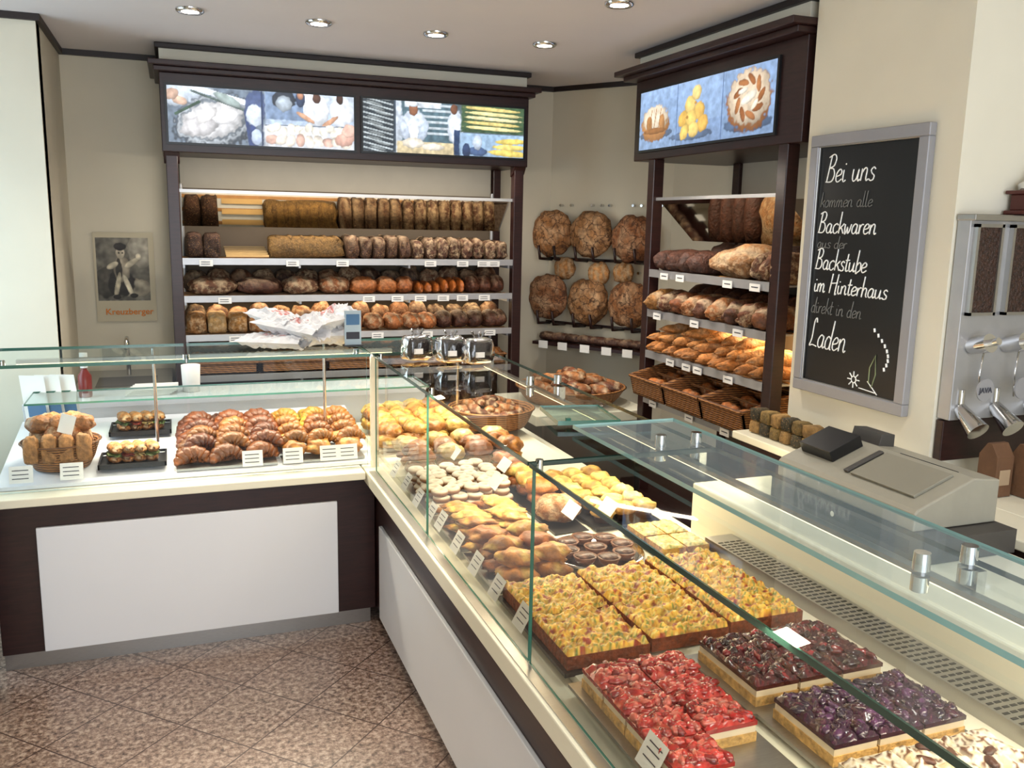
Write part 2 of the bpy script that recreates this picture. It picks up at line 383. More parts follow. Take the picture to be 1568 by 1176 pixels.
# ------------------------------------------------------------------ screens
def backscreen(x0,x1,items,name):
    B=MB(); z0,z1=2.10,2.385
    B.box(x0-.012,x1+.012,5.118,5.128,z0-.012,z1+.012,blackM)
    picgrid(B,lambda u,v:(x0+(x1-x0)*u,5.1172,z0+(z1-z0)*v),items,300,86,screenM,3.5,.18)
    return B.finish(name)
it1=[('r',.5,.5,1.02,1.02,(170,186,205)),
 ('r',.25,.5,.52,1.02,(110,124,140)),('e',.10,.9,.26,.5,(200,212,226),.2),('e',.24,.38,.44,1.0,(60,70,82),.25),('e',.24,.42,.40,.88,(186,194,202),.25),('e',.24,.44,.36,.76,(120,130,140),.25),('e',.23,.42,.32,.64,(222,222,224),.25),('e',.16,.3,.2,.35,(206,204,206),.2),('e',.3,.5,.14,.25,(238,238,240),.3),('e',.2,.5,.12,.2,(234,232,232),.6),
 ('r',.24,.9,.5,.10,(232,240,250),-.22),('r',.26,.78,.3,.04,(80,96,92),-.3),('e',.31,.8,.15,.16,(160,176,174),-.4),('r',.10,.62,.15,.05,(56,82,64),.5),('e',.06,.75,.08,.16,(216,182,160),-.3),('e',.02,.85,.08,.2,(204,170,150),.3),
 ('r',.43,.3,.05,.7,(44,62,112),.12),('e',.46,.72,.12,.6,(76,92,132)),('e',.45,.55,.09,.4,(212,224,240)),('e',.46,.15,.06,.3,(190,205,230)),('r',.49,.5,.01,1.02,(40,56,90)),
 ('r',.755,.5,.49,1.02,(180,198,222)),('r',.62,.75,.22,.5,(130,152,184)),('r',.9,.85,.2,.3,(196,208,222)),('e',.61,.86,.13,.34,(54,62,76)),('e',.61,.8,.09,.3,(166,178,190)),('r',.76,.82,.09,.5,(238,241,246)),('e',.70,.9,.05,.3,(60,74,104)),('e',.70,.97,.035,.16,(180,130,104)),
 ('e',.79,.7,.14,.6,(236,241,248)),('e',.79,.93,.045,.2,(84,56,44)),('e',.93,.68,.14,.6,(230,236,246)),('e',.92,.95,.04,.2,(66,44,36)),('e',.86,.5,.12,.1,(200,152,122),.6),('e',.73,.56,.12,.09,(204,158,128),-.5),
 ('r',.75,.2,.5,.44,(220,224,230),.02),('r',.75,.41,.5,.02,(120,130,145),.02)]
for k in range(13): it1.append(('e',.54+.035*k+.008*math.sin(k*5),.33+.05*math.sin(k*2.3),.05,.15,(244,238,222),k*.7))
for k in range(9): it1.append(('e',.54+.052*k,.13+.05*math.sin(k*3.1),.07,.18,(236,226,212) if k%3 else (214,176,160),k*.5))
it1+=[('e',.95,.2,.12,.26,(212,168,152),.3),('e',.97,.36,.09,.24,(220,180,164),.4)]
it2=[('r',.5,.5,1.02,1.02,(90,104,112)),('r',.09,.5,.2,1.02,(44,54,62))]
for i in range(11): it2+=[('r',.09,.02+.095*i,.18,.03,(180,190,194),-.2),('e',.09+.03*math.sin(i*2),.07+.095*i,.10,.05,(124,132,134),-.2)]
it2+=[('r',.21,.5,.05,1.02,(192,202,214)),('r',.19,.5,.008,1.02,(60,74,88)),('r',.4,.5,.34,1.02,(84,110,122))]
for i in range(6): it2.append(('r',.455,.40+.11*i,.2,.045,(196,208,216)))
it2+=[('r',.36,.95,.22,.12,(224,234,244)),('r',.38,.10,.36,.26,(206,190,152)),('e',.30,.5,.17,.7,(208,220,236)),('e',.30,.35,.09,.5,(226,234,244)),('e',.25,.42,.05,.45,(196,208,226),.3),('e',.36,.42,.05,.45,(190,204,222),-.4),('e',.30,.85,.055,.26,(146,98,72)),('e',.30,.96,.06,.12,(220,230,240)),('e',.3,.2,.14,.2,(232,224,208)),('e',.42,.14,.14,.14,(234,226,210)),
 ('e',.56,.55,.1,.7,(216,226,240)),('e',.55,.9,.045,.2,(120,80,60)),('r',.57,.25,.04,.5,(44,64,98)),
 ('r',.80,.75,.41,.56,(66,92,64))]
for i in range(5): it2.append(('e',.80+.01*math.sin(i*3),.56+.095*i,.38,.075,((236,224,160),(222,204,130),(240,230,176))[i%3],-.03))
it2+=[('r',.8,.22,.42,.46,(150,178,206)),('e',.92,.32,.2,.12,(226,202,106),.05),('e',.91,.2,.22,.12,(236,214,124),.0),('e',.9,.08,.26,.14,(232,208,110),-.05),('e',.7,.1,.12,.2,(74,96,134)),('e',.7,.28,.06,.3,(196,210,228)),('e',.63,.1,.05,.3,(50,66,100))]
it3=[('r',.5,.5,1.02,1.02,(146,172,208)),('r',.5,.15,1.02,.4,(124,148,184)),('r',.16,.35,.34,.9,(138,164,200)),('r',.84,.5,.33,1.02,(132,158,194)),('e',.15,.24,.30,.16,(92,108,134)),
 ('e',.14,.42,.25,.60,(186,130,78)),('e',.14,.5,.22,.46,(226,210,186)),('e',.09,.42,.05,.3,(176,122,72)),('e',.2,.42,.05,.3,(184,132,82)),('r',.10,.5,.006,.34,(168,120,76),-.2),('r',.14,.5,.006,.38,(168,120,76),-.2),('r',.18,.5,.006,.34,(168,120,76),-.2),('e',.14,.3,.2,.1,(150,100,56)),
 ('e',.44,.14,.32,.16,(92,110,138)),('e',.38,.42,.085,.26,(222,178,88),.5),('e',.50,.5,.085,.28,(226,182,96),.5),('e',.43,.62,.085,.28,(236,204,124),-.6),('e',.475,.80,.07,.24,(236,208,136),.2),('e',.44,.4,.085,.28,(234,196,108),-.1),('e',.53,.3,.085,.26,(222,176,88),.6),('e',.46,.22,.085,.24,(234,200,116),0),('e',.39,.2,.08,.22,(226,190,102),.9),('e',.41,.43,.02,.05,(176,126,60)),('e',.47,.64,.02,.05,(190,140,70)),
 ('r',.665,.5,.005,1.02,(94,118,158)),('r',.325,.5,.005,1.02,(100,124,164)),
 ('e',.84,.18,.30,.24,(84,104,134)),('e',.84,.50,.29,.90,(160,104,58)),('e',.84,.55,.265,.80,(214,194,168))]
for k in range(9):
    a=k*.7; it3.append(('e',.84+.075*math.cos(a),.55+.26*math.sin(a),.07,.10,((150,92,50),(172,112,66))[k%2],a+.9))
it3+=[('e',.84,.55,.11,.14,(236,226,208),.4),('e',.80,.66,.06,.08,(238,230,214),.2),('e',.88,.44,.06,.08,(234,222,200),.8)]
def backunit():
    parts=[]
    B=MB()
    B.box(-.03,2.02,5.17,5.61,2.50,2.597,pillM); parts.append(B.finish('bulkhead'))
    B=MB()
    B.box(-.05,2.04,5.145,5.61,2.572,2.598,blackT)
    B.box(-.085,2.07,5.05,5.61,2.475,2.502,woodM); B.box(-.06,2.045,5.085,5.61,2.45,2.475,woodM)
    B.box(-.035,2.02,5.13,5.61,2.05,2.45,woodM)
    for x in(-.02,1.945): 
        B.box(x,x+.06,5.15,5.21,0,2.05,woodM)
        B.prism([(5.135,2.05),(5.2,2.05),(5.2,1.99),(5.165,2.01)],x-.01,x+.07,'x',woodM)
    for x in(-.02,1.945): B.box(x,x+.05,5.53,5.58,0,2.05,woodM)
    parts.append(B.finish('wenge_frame',.004))
    B=MB()
    for z in(1.49,1.285,1.07,.84):
        B.box(.04,1.945,5.15,5.165,z-.03,z+.006,alumM); B.box(.04,1.945,5.165,5.55,z-.012,z-.004,alumM)
        for x in(.04,.66,1.3,1.93): B.box(x,x+.012,5.2,5.55,z-.05,z-.012,alumM)
        for i in range(5): B.box(.04,1.945,5.2+.075*i,5.22+.075*i,z-.004,z,slatM)
    for x in(.04,1.93): B.cyl((x+.01,5.54,.1),(x+.01,5.54,1.9),.012,.012,alumM,8)
    B.box(.04,1.945,5.178,5.19,1.845,1.862,alumM)
    for x in(.042,1.93): B.add([(x,5.19,1.86),(x,5.37,1.68),(x,5.37,1.66),(x,5.19,1.84)],[(0,1,2,3)],alumM)
    parts.append(B.finish('metal_shelves'))
    B=MB(); B.add([(.05,5.192,1.853),(1.935,5.192,1.853),(1.935,5.38,1.665),(.05,5.38,1.665)],[(0,1,2,3)],mirM); parts.append(B.finish('tilted_mirror'))
    B=MB(); B.box(.05,1.935,5.56,5.575,.1,1.88,boardB); B.box(.05,1.935,5.56,5.575,1.88,2.05,mat('upper_backboard',(160,154,142),.8,noise_amt=.03)); B.box(-.02,1.99,5.2,5.57,0,.35,woodM); parts.append(B.finish('backboard'))
    B=MB()
    for zz,xs in((1.475,(.16,.62,.9,1.42,1.62,1.75,1.82)),(1.27,(.25,1.05,1.22,1.36,1.5,1.62,1.76)),(1.055,(.3,1.1,1.4,1.8))):
        for x in xs:
            B.box(x-.035,x+.035,5.138,5.142,zz-.022,zz+.012,paperM)
            for k in range(2): B.box(x-.026,x+.02,5.1365,5.138,zz-.012+k*.012,zz-.009+k*.012,inkM)
    parts.append(B.finish('price_tags'))
    parts.append(backscreen(.0,.97,it1,'screen_1')); parts.append(backscreen(1.02,1.985,it2,'screen_2'))
    group('bread_display_shelf',parts)
backunit()
DK=(72,44,30); RY=(102,58,34); GO=(190,112,44); OR=(196,104,36); LT=(206,148,80)
def row1(B):
    for x in(.105,.20): B.loaf(x,5.36,1.49,.30,.095,.14,pi/2,DK,seedM,p=6,q=4)
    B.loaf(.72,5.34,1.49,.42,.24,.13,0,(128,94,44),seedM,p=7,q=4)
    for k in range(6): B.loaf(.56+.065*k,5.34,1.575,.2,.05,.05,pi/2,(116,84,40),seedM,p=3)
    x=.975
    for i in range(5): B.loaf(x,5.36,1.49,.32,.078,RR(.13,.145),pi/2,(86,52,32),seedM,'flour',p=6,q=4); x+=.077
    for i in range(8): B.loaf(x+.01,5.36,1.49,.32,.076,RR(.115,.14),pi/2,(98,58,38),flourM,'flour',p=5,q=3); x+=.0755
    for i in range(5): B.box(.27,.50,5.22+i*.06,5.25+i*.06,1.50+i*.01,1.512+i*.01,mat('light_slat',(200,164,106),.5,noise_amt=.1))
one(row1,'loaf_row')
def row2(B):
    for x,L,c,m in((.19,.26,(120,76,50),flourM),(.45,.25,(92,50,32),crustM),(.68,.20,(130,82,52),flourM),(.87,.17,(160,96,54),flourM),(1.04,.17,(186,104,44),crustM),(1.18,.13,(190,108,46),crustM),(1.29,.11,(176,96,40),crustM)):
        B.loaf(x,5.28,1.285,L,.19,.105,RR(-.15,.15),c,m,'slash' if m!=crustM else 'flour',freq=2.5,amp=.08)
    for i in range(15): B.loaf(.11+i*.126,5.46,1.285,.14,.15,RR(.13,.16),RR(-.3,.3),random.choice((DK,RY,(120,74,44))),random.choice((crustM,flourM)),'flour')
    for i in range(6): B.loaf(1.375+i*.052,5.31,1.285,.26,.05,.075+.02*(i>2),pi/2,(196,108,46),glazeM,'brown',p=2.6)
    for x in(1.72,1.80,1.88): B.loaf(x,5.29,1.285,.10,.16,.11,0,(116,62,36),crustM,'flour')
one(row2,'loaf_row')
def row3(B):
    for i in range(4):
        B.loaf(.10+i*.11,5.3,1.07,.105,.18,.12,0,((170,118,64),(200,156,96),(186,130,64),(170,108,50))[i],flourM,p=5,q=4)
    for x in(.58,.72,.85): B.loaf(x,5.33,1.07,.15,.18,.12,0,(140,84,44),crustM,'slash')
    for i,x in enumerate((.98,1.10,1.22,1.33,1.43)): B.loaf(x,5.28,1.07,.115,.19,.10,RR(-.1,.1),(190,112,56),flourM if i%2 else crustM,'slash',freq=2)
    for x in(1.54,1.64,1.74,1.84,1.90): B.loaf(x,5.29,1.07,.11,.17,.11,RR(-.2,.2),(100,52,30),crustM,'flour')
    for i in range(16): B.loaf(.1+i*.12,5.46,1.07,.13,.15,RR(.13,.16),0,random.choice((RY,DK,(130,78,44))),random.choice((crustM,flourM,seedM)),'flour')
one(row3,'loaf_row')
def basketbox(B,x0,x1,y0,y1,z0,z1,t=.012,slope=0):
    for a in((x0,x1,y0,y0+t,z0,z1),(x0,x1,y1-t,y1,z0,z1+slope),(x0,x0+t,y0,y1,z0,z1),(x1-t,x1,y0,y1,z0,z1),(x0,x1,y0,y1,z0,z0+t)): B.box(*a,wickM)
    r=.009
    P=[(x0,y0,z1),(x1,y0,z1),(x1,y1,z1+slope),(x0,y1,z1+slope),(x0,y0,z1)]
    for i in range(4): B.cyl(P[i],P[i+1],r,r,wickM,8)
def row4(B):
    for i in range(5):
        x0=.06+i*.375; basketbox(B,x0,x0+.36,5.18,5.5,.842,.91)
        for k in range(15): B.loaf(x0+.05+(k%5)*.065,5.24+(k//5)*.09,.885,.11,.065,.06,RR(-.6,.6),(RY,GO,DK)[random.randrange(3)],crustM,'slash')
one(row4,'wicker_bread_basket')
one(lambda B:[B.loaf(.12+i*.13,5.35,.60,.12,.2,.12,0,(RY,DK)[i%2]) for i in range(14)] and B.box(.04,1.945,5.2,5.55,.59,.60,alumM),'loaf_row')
# ------------------------------------------------------------------ right unit
def rightunit():
    parts=[];X=2.29;Y0,Y1=3.0,4.13
    B=MB(); B.box(X+.02,2.87,2.96,4.3,2.50,2.597,pillM); parts.append(B.finish('bulkhead'))
    B=MB()
    B.box(X-.005,2.87,2.93,4.32,2.572,2.598,blackT)
    B.box(X-.10,2.87,2.905,4.36,2.475,2.502,woodM); B.box(X-.06,2.87,2.925,4.33,2.45,2.475,woodM)
    B.box(X+.005,2.87,2.94,4.30,2.05,2.45,woodM)
    for y in(3.01,4.07): B.box(X,X+.06,y,y+.06,0,2.05,woodM); B.box(2.8,2.86,y,y+.06,0,2.05,woodM)
    parts.append(B.finish('wenge_frame',.004))
    B=MB()
    for z in(1.49,1.285,1.07,.83):
        B.box(X,X+.015,Y0+.06,Y1-.06,z-.03,z+.008,alumM); B.box(X+.015,2.8,Y0+.06,Y1-.06,z-.012,z-.004,alumM)
        for i in range(6): B.box(X+.05+.08*i,X+.07+.08*i,Y0+.06,Y1-.06,z-.004,z,slatM)
    B.box(X+.02,X+.03,Y0+.06,Y1-.06,1.845,1.86,alumM)
    parts.append(B.finish('metal_shelves'))
    B=MB(); B.add([(X+.03,Y0+.06,1.855),(X+.03,Y1-.06,1.855),(X+.25,Y1-.06,1.645),(X+.25,Y0+.06,1.645)],[(0,1,2,3)],mirM); parts.append(B.finish('tilted_mirror'))
    B=MB(); B.box(2.82,2.87,Y0+.01,Y1,.1,1.86,boardB); B.box(2.82,2.87,Y0+.01,Y1,1.86,2.05,MATS['upper_backboard']); B.box(X,2.85,Y0+.01,Y1,0,.5,woodM); parts.append(B.finish('backboard'))
    B=MB()
    for zz,ys in((1.475,(3.9,3.75,3.35,3.15)),(1.27,(3.95,3.6,3.25)),(1.055,(3.8,3.65,3.55,3.3)),(.815,(3.95,3.6,3.3))):
        for y in ys: 
            B.box(X-.012,X-.008,y-.035,y+.035,zz-.02,zz+.012,paperM); B.box(X-.0135,X-.012,y-.025,y+.02,zz-.004,zz,inkM)
    parts.append(B.finish('price_tags'))
    B=MB(); y0,y1,z0,z1=4.225,3.105,2.10,2.385
    B.box(X-.006,X+.006,y1-.012,y0+.012,z0-.012,z1+.012,blackM)
    picgrid(B,lambda u,v:(X-.0068,y0+(y1-y0)*u,z0+(z1-z0)*v),it3,300,86,screenM,3.5,.12); parts.append(B.finish('screen'))
    group('corner_bread_display_shelf',parts)
rightunit()
def rrow1(B):
    y=4.0
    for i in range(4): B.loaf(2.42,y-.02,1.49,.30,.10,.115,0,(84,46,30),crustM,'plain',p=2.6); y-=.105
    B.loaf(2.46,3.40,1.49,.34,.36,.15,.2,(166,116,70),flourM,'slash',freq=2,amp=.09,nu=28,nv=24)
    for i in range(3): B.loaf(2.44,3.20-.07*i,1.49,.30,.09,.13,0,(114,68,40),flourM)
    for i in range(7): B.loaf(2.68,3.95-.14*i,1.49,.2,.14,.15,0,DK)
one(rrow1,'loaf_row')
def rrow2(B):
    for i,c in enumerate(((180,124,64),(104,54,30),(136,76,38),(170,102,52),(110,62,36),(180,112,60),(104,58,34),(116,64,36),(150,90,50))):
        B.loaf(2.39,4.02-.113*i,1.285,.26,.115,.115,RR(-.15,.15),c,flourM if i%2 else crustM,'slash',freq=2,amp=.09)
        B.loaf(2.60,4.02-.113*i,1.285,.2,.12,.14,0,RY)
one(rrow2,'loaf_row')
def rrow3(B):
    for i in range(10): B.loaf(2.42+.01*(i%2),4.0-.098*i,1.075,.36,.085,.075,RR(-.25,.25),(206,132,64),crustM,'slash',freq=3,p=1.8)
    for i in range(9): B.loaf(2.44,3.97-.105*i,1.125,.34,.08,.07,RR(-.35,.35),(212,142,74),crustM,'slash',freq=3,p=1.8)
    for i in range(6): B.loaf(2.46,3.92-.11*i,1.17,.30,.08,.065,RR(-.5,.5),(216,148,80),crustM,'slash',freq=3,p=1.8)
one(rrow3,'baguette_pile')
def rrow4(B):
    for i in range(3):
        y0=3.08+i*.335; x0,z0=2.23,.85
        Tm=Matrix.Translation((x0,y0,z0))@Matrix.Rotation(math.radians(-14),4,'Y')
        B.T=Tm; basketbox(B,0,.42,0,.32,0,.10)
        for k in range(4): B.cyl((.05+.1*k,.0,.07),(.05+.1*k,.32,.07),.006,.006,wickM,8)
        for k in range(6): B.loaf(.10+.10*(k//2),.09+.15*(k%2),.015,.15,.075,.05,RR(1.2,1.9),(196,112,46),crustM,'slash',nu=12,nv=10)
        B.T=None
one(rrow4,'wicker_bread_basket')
# ------------------------------------------------------------------ diagonal wall round breads
dd=Vector((.555,-.832,0)); dn=Vector((-.832,-.555,0)); d0=Vector((2.385,5.62,0))
def wallmtx(s,z,off): 
    p=d0+dd*s+dn*off; p.z=z
    return Matrix(((dd.x,0,dn.x,p.x),(dd.y,0,dn.y,p.y),(0,1,0,p.z),(0,0,0,1)))
def rack(B):
    for z in(1.84,1.42):
        for s in(.10,.18,.34,.41,.47,.64,.70,.84):
            a=d0+dd*s+dn*.002; a.z=z; b=a+dn*.03; b.z=z; B.cyl(a,b,.009,.009,chromeM,8)
    for z in(1.50,1.07):
        a=d0+dn*.012; a.z=z-.012; b=a+dd*.86; B.cyl(a,b,.009,.009,woodM,8)
        for s in(.03,.15,.31,.44,.60,.74,.84):
            a=d0+dd*s+dn*.014;a.z=z-.02; b=a+dn*.14; b.z=z-.01; c=a+dn*.16; c.z=z+.075
            B.tube([a,b,c],.010,woodM,8)
one(rack,'bread_wall_rack')
def rounds(B):
    for s,z,r,c in((.08,1.655,.30,(176,118,66)),(.38,1.655,.30,(188,132,80)),(.68,1.635,.29,(158,98,56)),(.06,1.235,.30,(150,94,54)),(.37,1.225,.30,(176,122,72)),(.68,1.225,.29,(164,106,60))):
        B.loaf(0,0,0,r,r,.115,0,c,crackM,'flour',p=2.2,amp=.06,nu=28,nv=26,mtx=wallmtx(s,z,.04))
    for s,z,r in((.18,1.43,.15),(.44,1.41,.15),(.62,1.42,.14)):
        B.loaf(0,0,0,r,r,.085,0,(196,136,76),flourM,'slash',p=2.2,nu=16,nv=14,mtx=wallmtx(s,z,.04))
one(rounds,'round_country_bread')
def dshelf(B):
    Mx=Matrix(((dd.x,dn.x,0,d0.x),(dd.y,dn.y,0,d0.y),(0,0,1,0),(0,0,0,1)))
    B.T=Mx
    B.box(0.03,.86,0.005,.22,.925,.945,woodM)
    for s in(.12,.27,.44,.6,.75): B.box(s-.035,s+.035,.222,.226,.905,.955,paperM)
    B.T=None
one(dshelf,'wall_shelf')
def dshelfb(B):
    for i in range(8):
        p=d0+dd*(.09+.1*i)+dn*.12; B.loaf(p.x,p.y,.945,.15,.08,.06,RR(-.3,.3)+2.2,(84,46,30),crustM,'flour')
one(dshelfb,'dark_rye_rolls')
def heapbasket(B,x,y,z,r,h,n,cols,L=.11,W=.07,H=.06,m=None,kind='slash'):
    B.lathe(x,y,z,[(.001,.002),(r*.8,.002),(r*.9,h*.4),(r,h),(r*1.04,h+.006),(r*1.0,h+.012),(r*.94,h),(r*.78,.012),(.001,.012)],wickM,32)
    for k in range(n):
        a=RR(0,2*pi); q=RR(0,1)**.6*r*.72; lay=(1-q/r)*H*1.6
        c=random.choice(cols)
        B.loaf(x+q*math.cos(a),y+q*math.sin(a),z+h*.55+RR(0,1)*lay,L,W,H,RR(0,pi),c,m or crustM,kind,nu=12,nv=10,freq=2)
def cbasket(B):
    heapbasket(B,2.10,4.58,.72,.31,.08,54,((150,90,46),(116,62,32),(180,114,58)),L=.17,W=.08)
one(cbasket,'wicker_bread_basket')
def cstand(B):
    B.box(1.75,2.44,4.24,4.9,.66,.715,creamM); B.box(1.8,2.42,4.28,4.88,0,.66,woodM)
one(cstand,'corner_cabinet',.004)
# ------------------------------------------------------------------ poster
def poster(B):
    y=5.612;x0,x1,z0,z1=-.43,-.11,1.11,1.62
    B.box(x0,x1,y-.004,y,z0,z1,mat('poster_paper',(186,176,150),.6,noise_amt=.05))
    its=[('r',.5,.5,1.02,1.02,(100,96,86)),('e',.85,.8,.5,.6,(150,144,130)),('e',.15,.3,.5,.5,(70,66,58)),('e',.7,.2,.7,.3,(150,142,124)),
     ('e',.45,.28,.5,.44,(48,44,40)),('e',.48,.5,.3,.42,(146,136,118)),('e',.42,.5,.12,.36,(56,52,46)),('e',.46,.76,.17,.19,(206,194,170)),('e',.46,.86,.24,.12,(40,36,34)),('e',.43,.76,.03,.03,(50,44,40)),('e',.5,.76,.03,.03,(50,44,40)),
     ('e',.3,.56,.26,.09,(196,186,162),.5),('e',.66,.6,.34,.09,(200,190,166),.6),('e',.8,.7,.1,.1,(210,200,176)),('e',.38,.24,.1,.4,(196,186,160),-.2),('e',.58,.24,.1,.4,(206,196,170),.35),('e',.36,.06,.16,.08,(40,36,32)),('e',.68,.08,.16,.08,(40,36,32))]
    xa,xb,za,zb=x0+.012,x1-.03,z0+.12,z1-.03
    picgrid(B,lambda u,v:(xa+(xb-xa)*u,y-.0045,za+(zb-za)*v),its,90,110,printM,(xb-xa)/(zb-za),.3)
P=one(poster,'poster_sheet')
t=text('poster_lettering','Kreuzberger',.05,(-.385,5.604,1.15),(1,0,0),(0,0,1),orangeM,bold=.0006)
group('wall_poster',[P,t])
# ------------------------------------------------------------------ counters
def leftcounter():
    ps=[]
    B=MB(); B.box(-.67,.73,3.60,4.2,0,.078,steelM); ps.append(B.finish('kick_plate'))
    B=MB(); B.box(-.67,.745,3.56,4.3,.078,.665,woodM); ps.append(B.finish('wenge_body',.003))
    B=MB(); B.box(-.525,.585,3.545,3.56,.082,.572,whiteM); ps.append(B.finish('front_panel',.003))
    B=MB(); B.box(-.67,.695,3.50,4.42,.668,.70,creamM); ps.append(B.finish('worktop',.004))
    B=MB(); B.prism([(3.62,.702),(4.34,.702),(4.34,.81),(3.62,.716)],-.66,.76,'x',whiteM); ps.append(B.finish('display_deck'))
    B=MB(); B.box(-.67,1.2,4.42,4.75,.84,.87,whiteM); B.box(-.67,1.2,4.44,4.7,0,.84,whiteM); ps.append(B.finish('service_ledge',.003))
    group('display_counter',ps)
leftcounter()
def longcounter():
    ps=[]
    B=MB(); B.box(.775,1.5,-.4,3.56,0,.078,steelM); ps.append(B.finish('kick_plate'))
    B=MB(); B.box(.75,1.6,-.4,4.3,.078,.64,woodM); B.box(1.60,2.02,-.4,2.42,0,.70,woodM); ps.append(B.finish('wenge_body',.003))
    B=MB(); B.box(.735,.75,-.4,3.44,.082,.485,whiteM); ps.append(B.finish('front_panel',.003))
    B=MB(); B.box(.70,1.62,-.4,4.42,.645,.70,creamM); ps.append(B.finish('worktop',.004))
    B=MB(); B.prism([(.80,.702),(1.5,.702),(1.5,.755),(.80,.722)],-.4,4.3,'y',creamM); ps.append(B.finish('display_deck'))
    B=MB(); B.box(1.575,2.04,-.4,2.44,.70,.885,creamM); ps.append(B.finish('service_worktop',.006))
    B=MB(); B.box(1.475,1.57,.3,2.2,.72,.79,steelM)
    for i in range(95):
        y=.35+i*.019
        for k in range(4): B.box(1.483+.021*k,1.498+.021*k,y,y+.007,.79,.7908,blackM)
    ps.append(B.finish('vent_strip'))
    B=MB(); B.box(.71,.735,-.4,3.5,.7005,.7035,steelM); ps.append(B.finish('glass_channel'))
    group('long_display_counter',ps)
longcounter()
GT=1.185
def glassworks():
    B=MB()
    for a,b in((3.5,2.71),(2.70,1.80),(1.79,.55),(.54,-.4)): pane(B,(.74,a,.703),(0,b-a,0),(0,0,GT-.708),t=.005,e=edgeM)
    for a,b in((-.66,.02),(.03,.72)): pane(B,(a,3.585,.703),(b-a,0,0),(0,0,GT-.708),t=.006,e=edgeL)
    g1=B.finish('front_glass')
    B=MB()
    pane(B,(.725,1.80,GT),(.49,0,0),(0,1.70,0),.010,glassT,e=edgeD); pane(B,(.725,-.4,GT),(.49,0,0),(0,2.19,0),.010,glassT,e=edgeD)
    pane(B,(-.66,3.50,GT),(.68,0,0),(0,.46,0),.012,glassG,edgeM); pane(B,(.03,3.50,GT),(.69,0,0),(0,.46,0),.012,glassG,edgeM)
    pane(B,(.725,3.51,GT),(.49,0,0),(0,.45,0),.012,glassG,edgeM)
    g2=B.finish('top_glass')
    B=MB()
    pane(B,(.95,-.4,GT+.016),(.30,0,0),(0,2.45,0),.010,glassR,edgeL)
    pane(B,(-.6,4.0,.95),(1.7,0,0),(0,.28,0),.008,glassG,edgeM)
    g3=B.finish('service_glass_shelves')
    B=MB()
    for y in(1.84,1.02,3.42,2.7):
        for x in(1.09,1.19): B.cyl((x,y,GT+.005),(x,y,GT+.034),.014,.013,chromeM,18); B.cyl((x,y,GT-.03),(x,y,GT-.005),.014,.014,chromeM,18)
        B.box(1.19,1.21,y-.02,y+.02,1.14,1.18,chromeM)
    for y in(3.46,2.705,1.795,.545): 
        B.cyl((.752,y,GT-.02),(.752,y,GT+.010),.009,.009,chromeM,16)
    B.box(.735,.765,3.565,3.595,.70,GT-.01,creamM)
    for x in(-.6,.025,.68): B.cyl((x,3.6,GT-.02),(x,3.6,GT+.012),.012,.012,chromeM,16)
    for x,y in((1.21,3.9),(-.1,3.93),(.6,3.93)): B.cyl((x,y,.78),(x,y,GT-.006),.007,.007,chromeM,12)
    g4=B.finish('glass_clamps')
    B=MB(); B.box(1.165,1.185,-.3,3.4,1.14,1.15,steelM); B.box(1.167,1.183,-.3,3.4,1.137,1.14,stripM)
    B.box(-.6,.9,3.9,3.93,1.135,1.15,steelM); B.box(-.6,.9,3.905,3.925,1.131,1.135,stripM)
    g5=B.finish('light_strip')
    ls=[area('strip_light_1',(1.16,.9,1.125),(-.15,0,-1),.05,1.6,6.5,(1,.86,.64)),area('strip_light_2',(1.16,2.6,1.125),(-.15,0,-1),.05,1.6,11,(1,.83,.56)),
        area('strip_light_3',(.2,3.9,1.125),(0,-.3,-1),1.3,.05,9,(1,.88,.68)),area('strip_light_4',(1.15,3.6,1.125),(0,0,-1),.3,.3,4,(1,.84,.60))]
    group('glass_display_case',[g1,g2,g3,g4,g5]+ls)
glassworks()
# ------------------------------------------------------------------ goods, long counter
def dz(x): return .724+(x-.8)*.047
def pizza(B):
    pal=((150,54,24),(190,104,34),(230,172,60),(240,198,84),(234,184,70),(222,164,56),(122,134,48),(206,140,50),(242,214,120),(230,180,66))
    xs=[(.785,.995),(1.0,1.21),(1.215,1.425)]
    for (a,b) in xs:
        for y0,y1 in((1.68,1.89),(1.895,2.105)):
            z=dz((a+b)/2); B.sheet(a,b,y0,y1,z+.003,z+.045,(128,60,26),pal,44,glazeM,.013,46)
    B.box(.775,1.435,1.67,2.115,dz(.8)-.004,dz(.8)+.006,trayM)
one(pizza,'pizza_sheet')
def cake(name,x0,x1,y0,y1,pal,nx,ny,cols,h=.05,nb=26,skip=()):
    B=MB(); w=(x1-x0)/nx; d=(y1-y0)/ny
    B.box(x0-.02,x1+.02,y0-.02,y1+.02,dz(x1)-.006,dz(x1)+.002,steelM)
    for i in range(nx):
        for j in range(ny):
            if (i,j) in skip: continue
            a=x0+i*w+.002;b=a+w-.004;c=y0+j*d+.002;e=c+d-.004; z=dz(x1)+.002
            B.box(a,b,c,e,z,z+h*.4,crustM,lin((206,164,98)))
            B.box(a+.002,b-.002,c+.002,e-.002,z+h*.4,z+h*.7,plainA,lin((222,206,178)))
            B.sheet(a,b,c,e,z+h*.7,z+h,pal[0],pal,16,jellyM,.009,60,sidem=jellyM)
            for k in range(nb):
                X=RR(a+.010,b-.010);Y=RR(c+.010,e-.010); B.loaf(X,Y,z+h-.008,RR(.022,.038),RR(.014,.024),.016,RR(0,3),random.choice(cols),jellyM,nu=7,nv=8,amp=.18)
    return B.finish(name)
cake('strawberry_cake',.78,1.02,1.20,1.60,((150,18,18),(176,30,28),(190,60,52)),2,4,((178,28,26),(196,52,46),(146,16,18),(210,100,86)),nb=34,skip=((1,0),))
